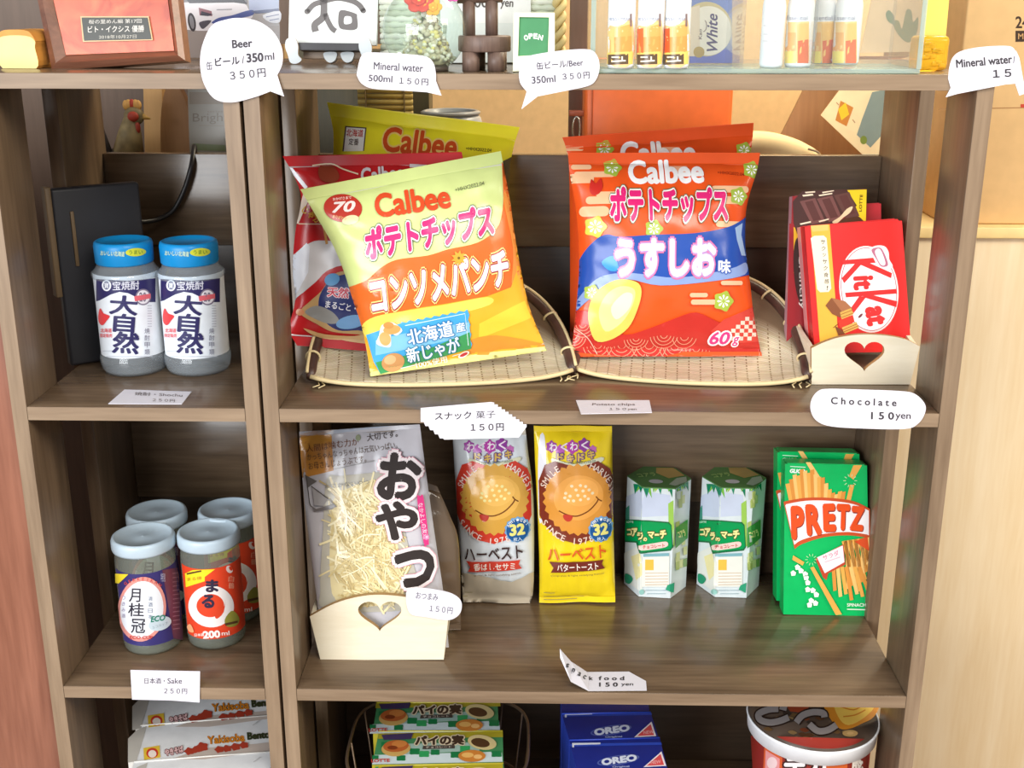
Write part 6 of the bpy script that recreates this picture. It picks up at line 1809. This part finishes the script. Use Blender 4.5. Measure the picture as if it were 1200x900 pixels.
# ================================================================== things on the table behind the rails
# rooster figurine
pr = aY(150, 176, .36); zb = TZ + .0004
t = thing('rooster_figurine', 'painted rooster figurine seen over the back rail behind the spirit bottles', 'figurine', Matrix.Translation((pr.x, .36, zb)))
hp = lambda x, y: (aY(x, y, .36).x - pr.x, aY(x, y, .36).z - zb)
BR1, BR2, BR3, RD = ink((70, 58, 46), .5, var=.5), ink((150, 130, 88), .5, var=.5), ink((66, 56, 50), .5), ink((176, 62, 40), .5)
mb = MB(); bx, bz = hp(150, 178)
mb.sphere((bx - .004, 0, bz * .72), .026, BR1, 20, 14, (1.0, .8, 1.15)); 
nx, nz = hp(152, 150); hx, hz = hp(157, 136)
mb.tube([(bx, 0, bz * .95), (nx, 0, nz - .004), (hx - .003, 0, hz)], [.018, .0125, .0075], BR2, 14); mb.sphere((hx, 0, hz), .0105, BR2, 16, 10, (1.1, .8, 1))
mb.tube([(hx + .008, 0, hz), (hx + .018, 0, hz - .003)], [.004, .0008], ink((206, 160, 80), .4), 10)
mb.tube([(bx - .003, -.006, 0.0), (bx - .003, -.006, bz * .5)], .003, ink((200, 160, 80), .5), 8); mb.tube([(bx - .003, .006, 0.0), (bx - .003, .006, bz * .5)], .003, ink((200, 160, 80), .5), 8)
mb.build('body', t)
mb = MB()
for k in range(5):
    a = -.9 + .45 * k; mb.sphere((hx - .001 + .009 * math.sin(a) , 0, hz + .010 + .003 * math.cos(a)), .0046, ink((214, 160, 84), .5) if k != 2 else RD, 10, 8, (.8, .6, 1.2))
mb.sphere((hx + .004, -.004, hz - .012), .005, RD, 10, 8, (.7, .6, 1.4)); mb.sphere((hx + .001, -.006, hz), .0065, RD, 12, 8, (1, .7, .9)); mb.build('comb', t)
mb = MB(); mb.sphere((bx - .014, -.016, bz * .62), .019, ink((196, 190, 166), .5, var=.4), 16, 10, (.8, .45, 1.25)); mb.sphere((bx + .012, -.014, bz * .4), .014, ink((186, 170, 130), .5, var=.4), 14, 9, (.8, .45, 1.2)); mb.build('wing', t)
mb = MB()
for k in range(7):
    a = 1.9 + .16 * k; mb.tube([(bx - .016, 0.002 * (k - 3), bz * .85), (bx - .016 + .03 * math.cos(a), .003 * (k - 3), bz * .9 + .04 * math.sin(a)), (bx - .02 + .044 * math.cos(a + .5), .003 * (k - 3), bz * .75 + .036 * math.sin(a + .3))], [.004, .0045, .0012], (BR3, RD, BR2)[k % 3], 8)
mb.build('tail', t)
MB().lathe([(0, 0), (.024, 0), (.025, .002), (.022, .005), (0, .005)], ink((90, 110, 60), .6), 24, Matrix.Translation((bx - .002, 0, 0))).build('base', t)

# cutting board with rounded top
Yb = .41
def shape_at(Y, L): return [(aY(x, y, Y).x, aY(x, y, Y).z) for x, y in L]
def upright_board(name, label, cat, Y, L, th, mat, side=None, part='board'):
    S_ = shape_at(Y, L); cx = sum(p[0] for p in S_) / len(S_)
    t = thing(name, label, cat, Matrix.Translation((cx, Y, TZ + .0004)))
    q = [(x - cx, max(0, z - TZ - .0004)) for x, z in S_]
    MB().prism([q], 0, th, mat, side=side).build(part, t)
    return t, cx
z0y = 232
t, cx = upright_board('oval_cutting_board', 'tan oval wooden board standing behind the rail beside the rooster', 'board', .40, smooth_loop([(196, 232), (222, 232), (222, 150), (218, 120), (206, 98), (198, 98), (191, 115), (188, 150), (190, 200)], 4), .014, wood('tan_board', (166, 116, 70), (186, 136, 86), 'Z', .4), wood('board_edge', (112, 74, 44), (130, 90, 56), 'Z', .4))
t, cx = upright_board('wooden_post', 'pale wooden upright standing between the rooster and the oval board', 'post', .43, [(171, 240), (192, 240), (189, 60), (167, 60)], .02, wood('pale_upright', (206, 158, 96), (222, 176, 114), 'Z', .5), None, 'upright')
MB().box((-.012, -.006, 0), (.012, .026, .006), wood('pale_upright_foot', (196, 148, 90), (212, 166, 106), 'X', .5)).build('foot', t)

pl = Plane((aY(246, 240, .34).x, .34, TZ + .0004), 0, 2)
def bright(A): A.text('Bright', 247, 139, 42, 13, 1, (120, 104, 84), .0); A.text('series', 252, 130.5, 18, 2.5, 0, (130, 116, 100), 0); A.line([(233, 147), (262, 147.5)], .8, (140, 128, 110)); A.poly([(226, 168), (264, 170), (264, 177), (226, 176)], (120, 130, 84)); A.poly([(222, 108), (270, 108), (270, 122), (222, 122)], (136, 118, 96))
carton('paper_box', 'grey printed box behind the rail next to the middle posts', 'box', pl, [(219, 80), (290, 80), (290, 230), (224, 230)], .05, (150, 142, 126), bright, extra=flaps((140, 130, 112)))

# orange case with clasp, cream roll, hanging card
pl = Plane((aY(775, 200, .40).x, .40, TZ + .0004), 0, 0)
t = thing('orange_case', 'orange hard case with metal clasp behind the orange crisp bags', 'case', pl.M)
c = pl.pts([(685, 70), (862, 70), (862, 240), (685, 240)]); c = [(x, max(0.0, z)) for x, z in c]
OC = ink((226, 108, 48), .35); x0, x1 = c[0][0], c[1][0]
MB().box((x0, 0, 0), (x1, .05, c[0][1]), OC, .006, seg=3).build('case_body', t)
MB().box((x0 + .009, -.0012, .004), (x0 + .0105, .0, c[0][1] - .006), ink((176, 80, 36), .4)).build('seam_strip', t)
cl = pl.px(676, 133)
MB().box((cl[0] - .009, .004, cl[1] - .0035), (x0 + .001, .010, cl[1] + .003), ink((150, 76, 50), .4), .001).build('strap', t)
MB().tube([(cl[0] + .0042 * math.cos(a), .004, cl[1] - .018 + .014 * math.sin(a)) for a in [2 * PI * k / 24 for k in range(24)]], .0014, ink((176, 170, 160), .25, metal=1.0), 8, closed=True).build('clasp', t)

Yr = .33
pcl_ = aY(905, 185, Yr)
t = thing('cream_cushion', 'cream rounded cushion roll seen over the back rail beside the orange bags', 'cushion', Matrix.Translation((pcl_.x, Yr, TZ + .0004)))
L = [(x - pcl_.x, max(0, z - TZ)) for x, z in shape_at(Yr, smooth_loop([(840, 240), (958, 240), (972, 200), (962, 180), (940, 168), (905, 160), (870, 163), (846, 180), (836, 210)], 5))]
mb = MB(); n = len(L); CRM = ink((246, 216, 160), .7)
rings = [(0.0, .86), (.004, .95), (.012, 1.0), (.05, 1.0), (.058, .95), (.062, .86)]
cz_ = 0.0; vs = []
for y, s_ in rings: vs += [(x * s_, y, max(0, z * (s_ if z > .02 else 1))) for x, z in L]
fs = [(j * n + i, j * n + (i + 1) % n, (j + 1) * n + (i + 1) % n, (j + 1) * n + i) for j in range(5) for i in range(n)]
mb.add(vs, [f[::-1] for f in fs] + [tuple(range(n)), tuple(5 * n + i for i in range(n))[::-1]], CRM, True); mb.build('cushion_body', t)
e = aY(953, 177, Yr)
MB().tube([(e.x - pcl_.x - .006, -.001, e.z - TZ + .002), (e.x - pcl_.x + .002, -.002, e.z - TZ), (e.x - pcl_.x + .007, .0, e.z - TZ - .003)], .0012, ink((176, 150, 120), .6), 6).build('care_label', t)

t, cx = upright_board('tan_board', 'large tan board leaning behind the tilted cream poster', 'board', .52, [(885, 232), (905, 180), (945, 100), (960, 66), (1110, 66), (1110, 232)], .008, wood('tan_backing_board', (176, 134, 92), (196, 154, 108), 'Z', .6), None, 'board_sheet')
Yd = .45
D = lambda L: shape_at(Yd, L)
q = D([(962, 135), (1000, 88), (1075, 60), (1075, 230), (1040, 205)]); cx = q[0][0]
pl = Plane((aY(1010, 150, Yd).x, Yd, TZ + .0004), 0, 0)
t = thing('hanging_poster', 'tilted cream poster with small yellow picture and blue-grey strip behind the rail', 'poster', pl.M)
mb = MB(); q = [(x, max(0.0, z)) for x, z in pl.pts([(962, 135), (1000, 84), (1090, 60), (1090, 245), (1058, 226)])]; mb.prism([q], 0, .002, ink((255, 234, 184), .6))
A = Art(mb, on_plane(pl), None)
A.poly([(1022, 108), (1042, 104), (1050, 140), (1020, 173), (1004, 158), (1010, 140)], (140, 158, 150)); A.poly([(985, 118), (1000, 126), (992, 148), (979, 141)], (214, 140, 60)); A.poly([(982, 128), (991, 120), (995, 134), (986, 141)], (246, 208, 50)); A.poly(ell(1012, 164, 4, 5), (130, 150, 60)); A.lines([[(999, 140), (1002, 144)], [(980, 120), (983, 123)]], 1, (190, 150, 110))
mb.build('poster_sheet', t)

# stacked bamboo blind roll and grey round pot behind the yellow bag
pb = aY(452, 130, .36)
t = thing('bamboo_mat', 'folded striped bamboo mat behind the bright yellow crisp bag', 'mat', Matrix.Translation((pb.x, .36, TZ + .0004)))
mb = MB(); BM = [ink((176, 150, 74), .5), ink((196, 172, 96), .5)]; hw = (aY(484, 130, .36).x - aY(420, 130, .36).x) / 2
for k in range(26):
    mb.tube([(-hw, 0, .003 + k * .0062), (hw, 0, .003 + k * .0062)], .003, BM[k % 2], 7)
mb.build('slats', t)
for x in (-hw * .7, hw * .7): MB().tube([(x, -.0034, .002), (x, -.0034, .158)], .0008, ink((120, 96, 50), .6), 6).build('binding_cord', t)
pp = aY(525, 130, .335)
t = thing('grey_pot', 'pale grey round pot behind the yellow crisp bag', 'pot', Matrix.Translation((pp.x, .372, TZ + .0004)))
MB().lathe([(0, 0), (.028, 0), (.032, .004), (.040, .05), (.041, .09), (.034, .115), (.03, .12), (.027, .118), (.028, .11), (0, .108)], ink((176, 180, 182), .3), 36).build('pot_body', t)
MB().lathe([(.0302, .119), (.033, .1195), (.0335, .122), (.030, .1235), (.0272, .1225), (.0274, .119)], ink((160, 164, 166), .3), 36).build('rim', t)
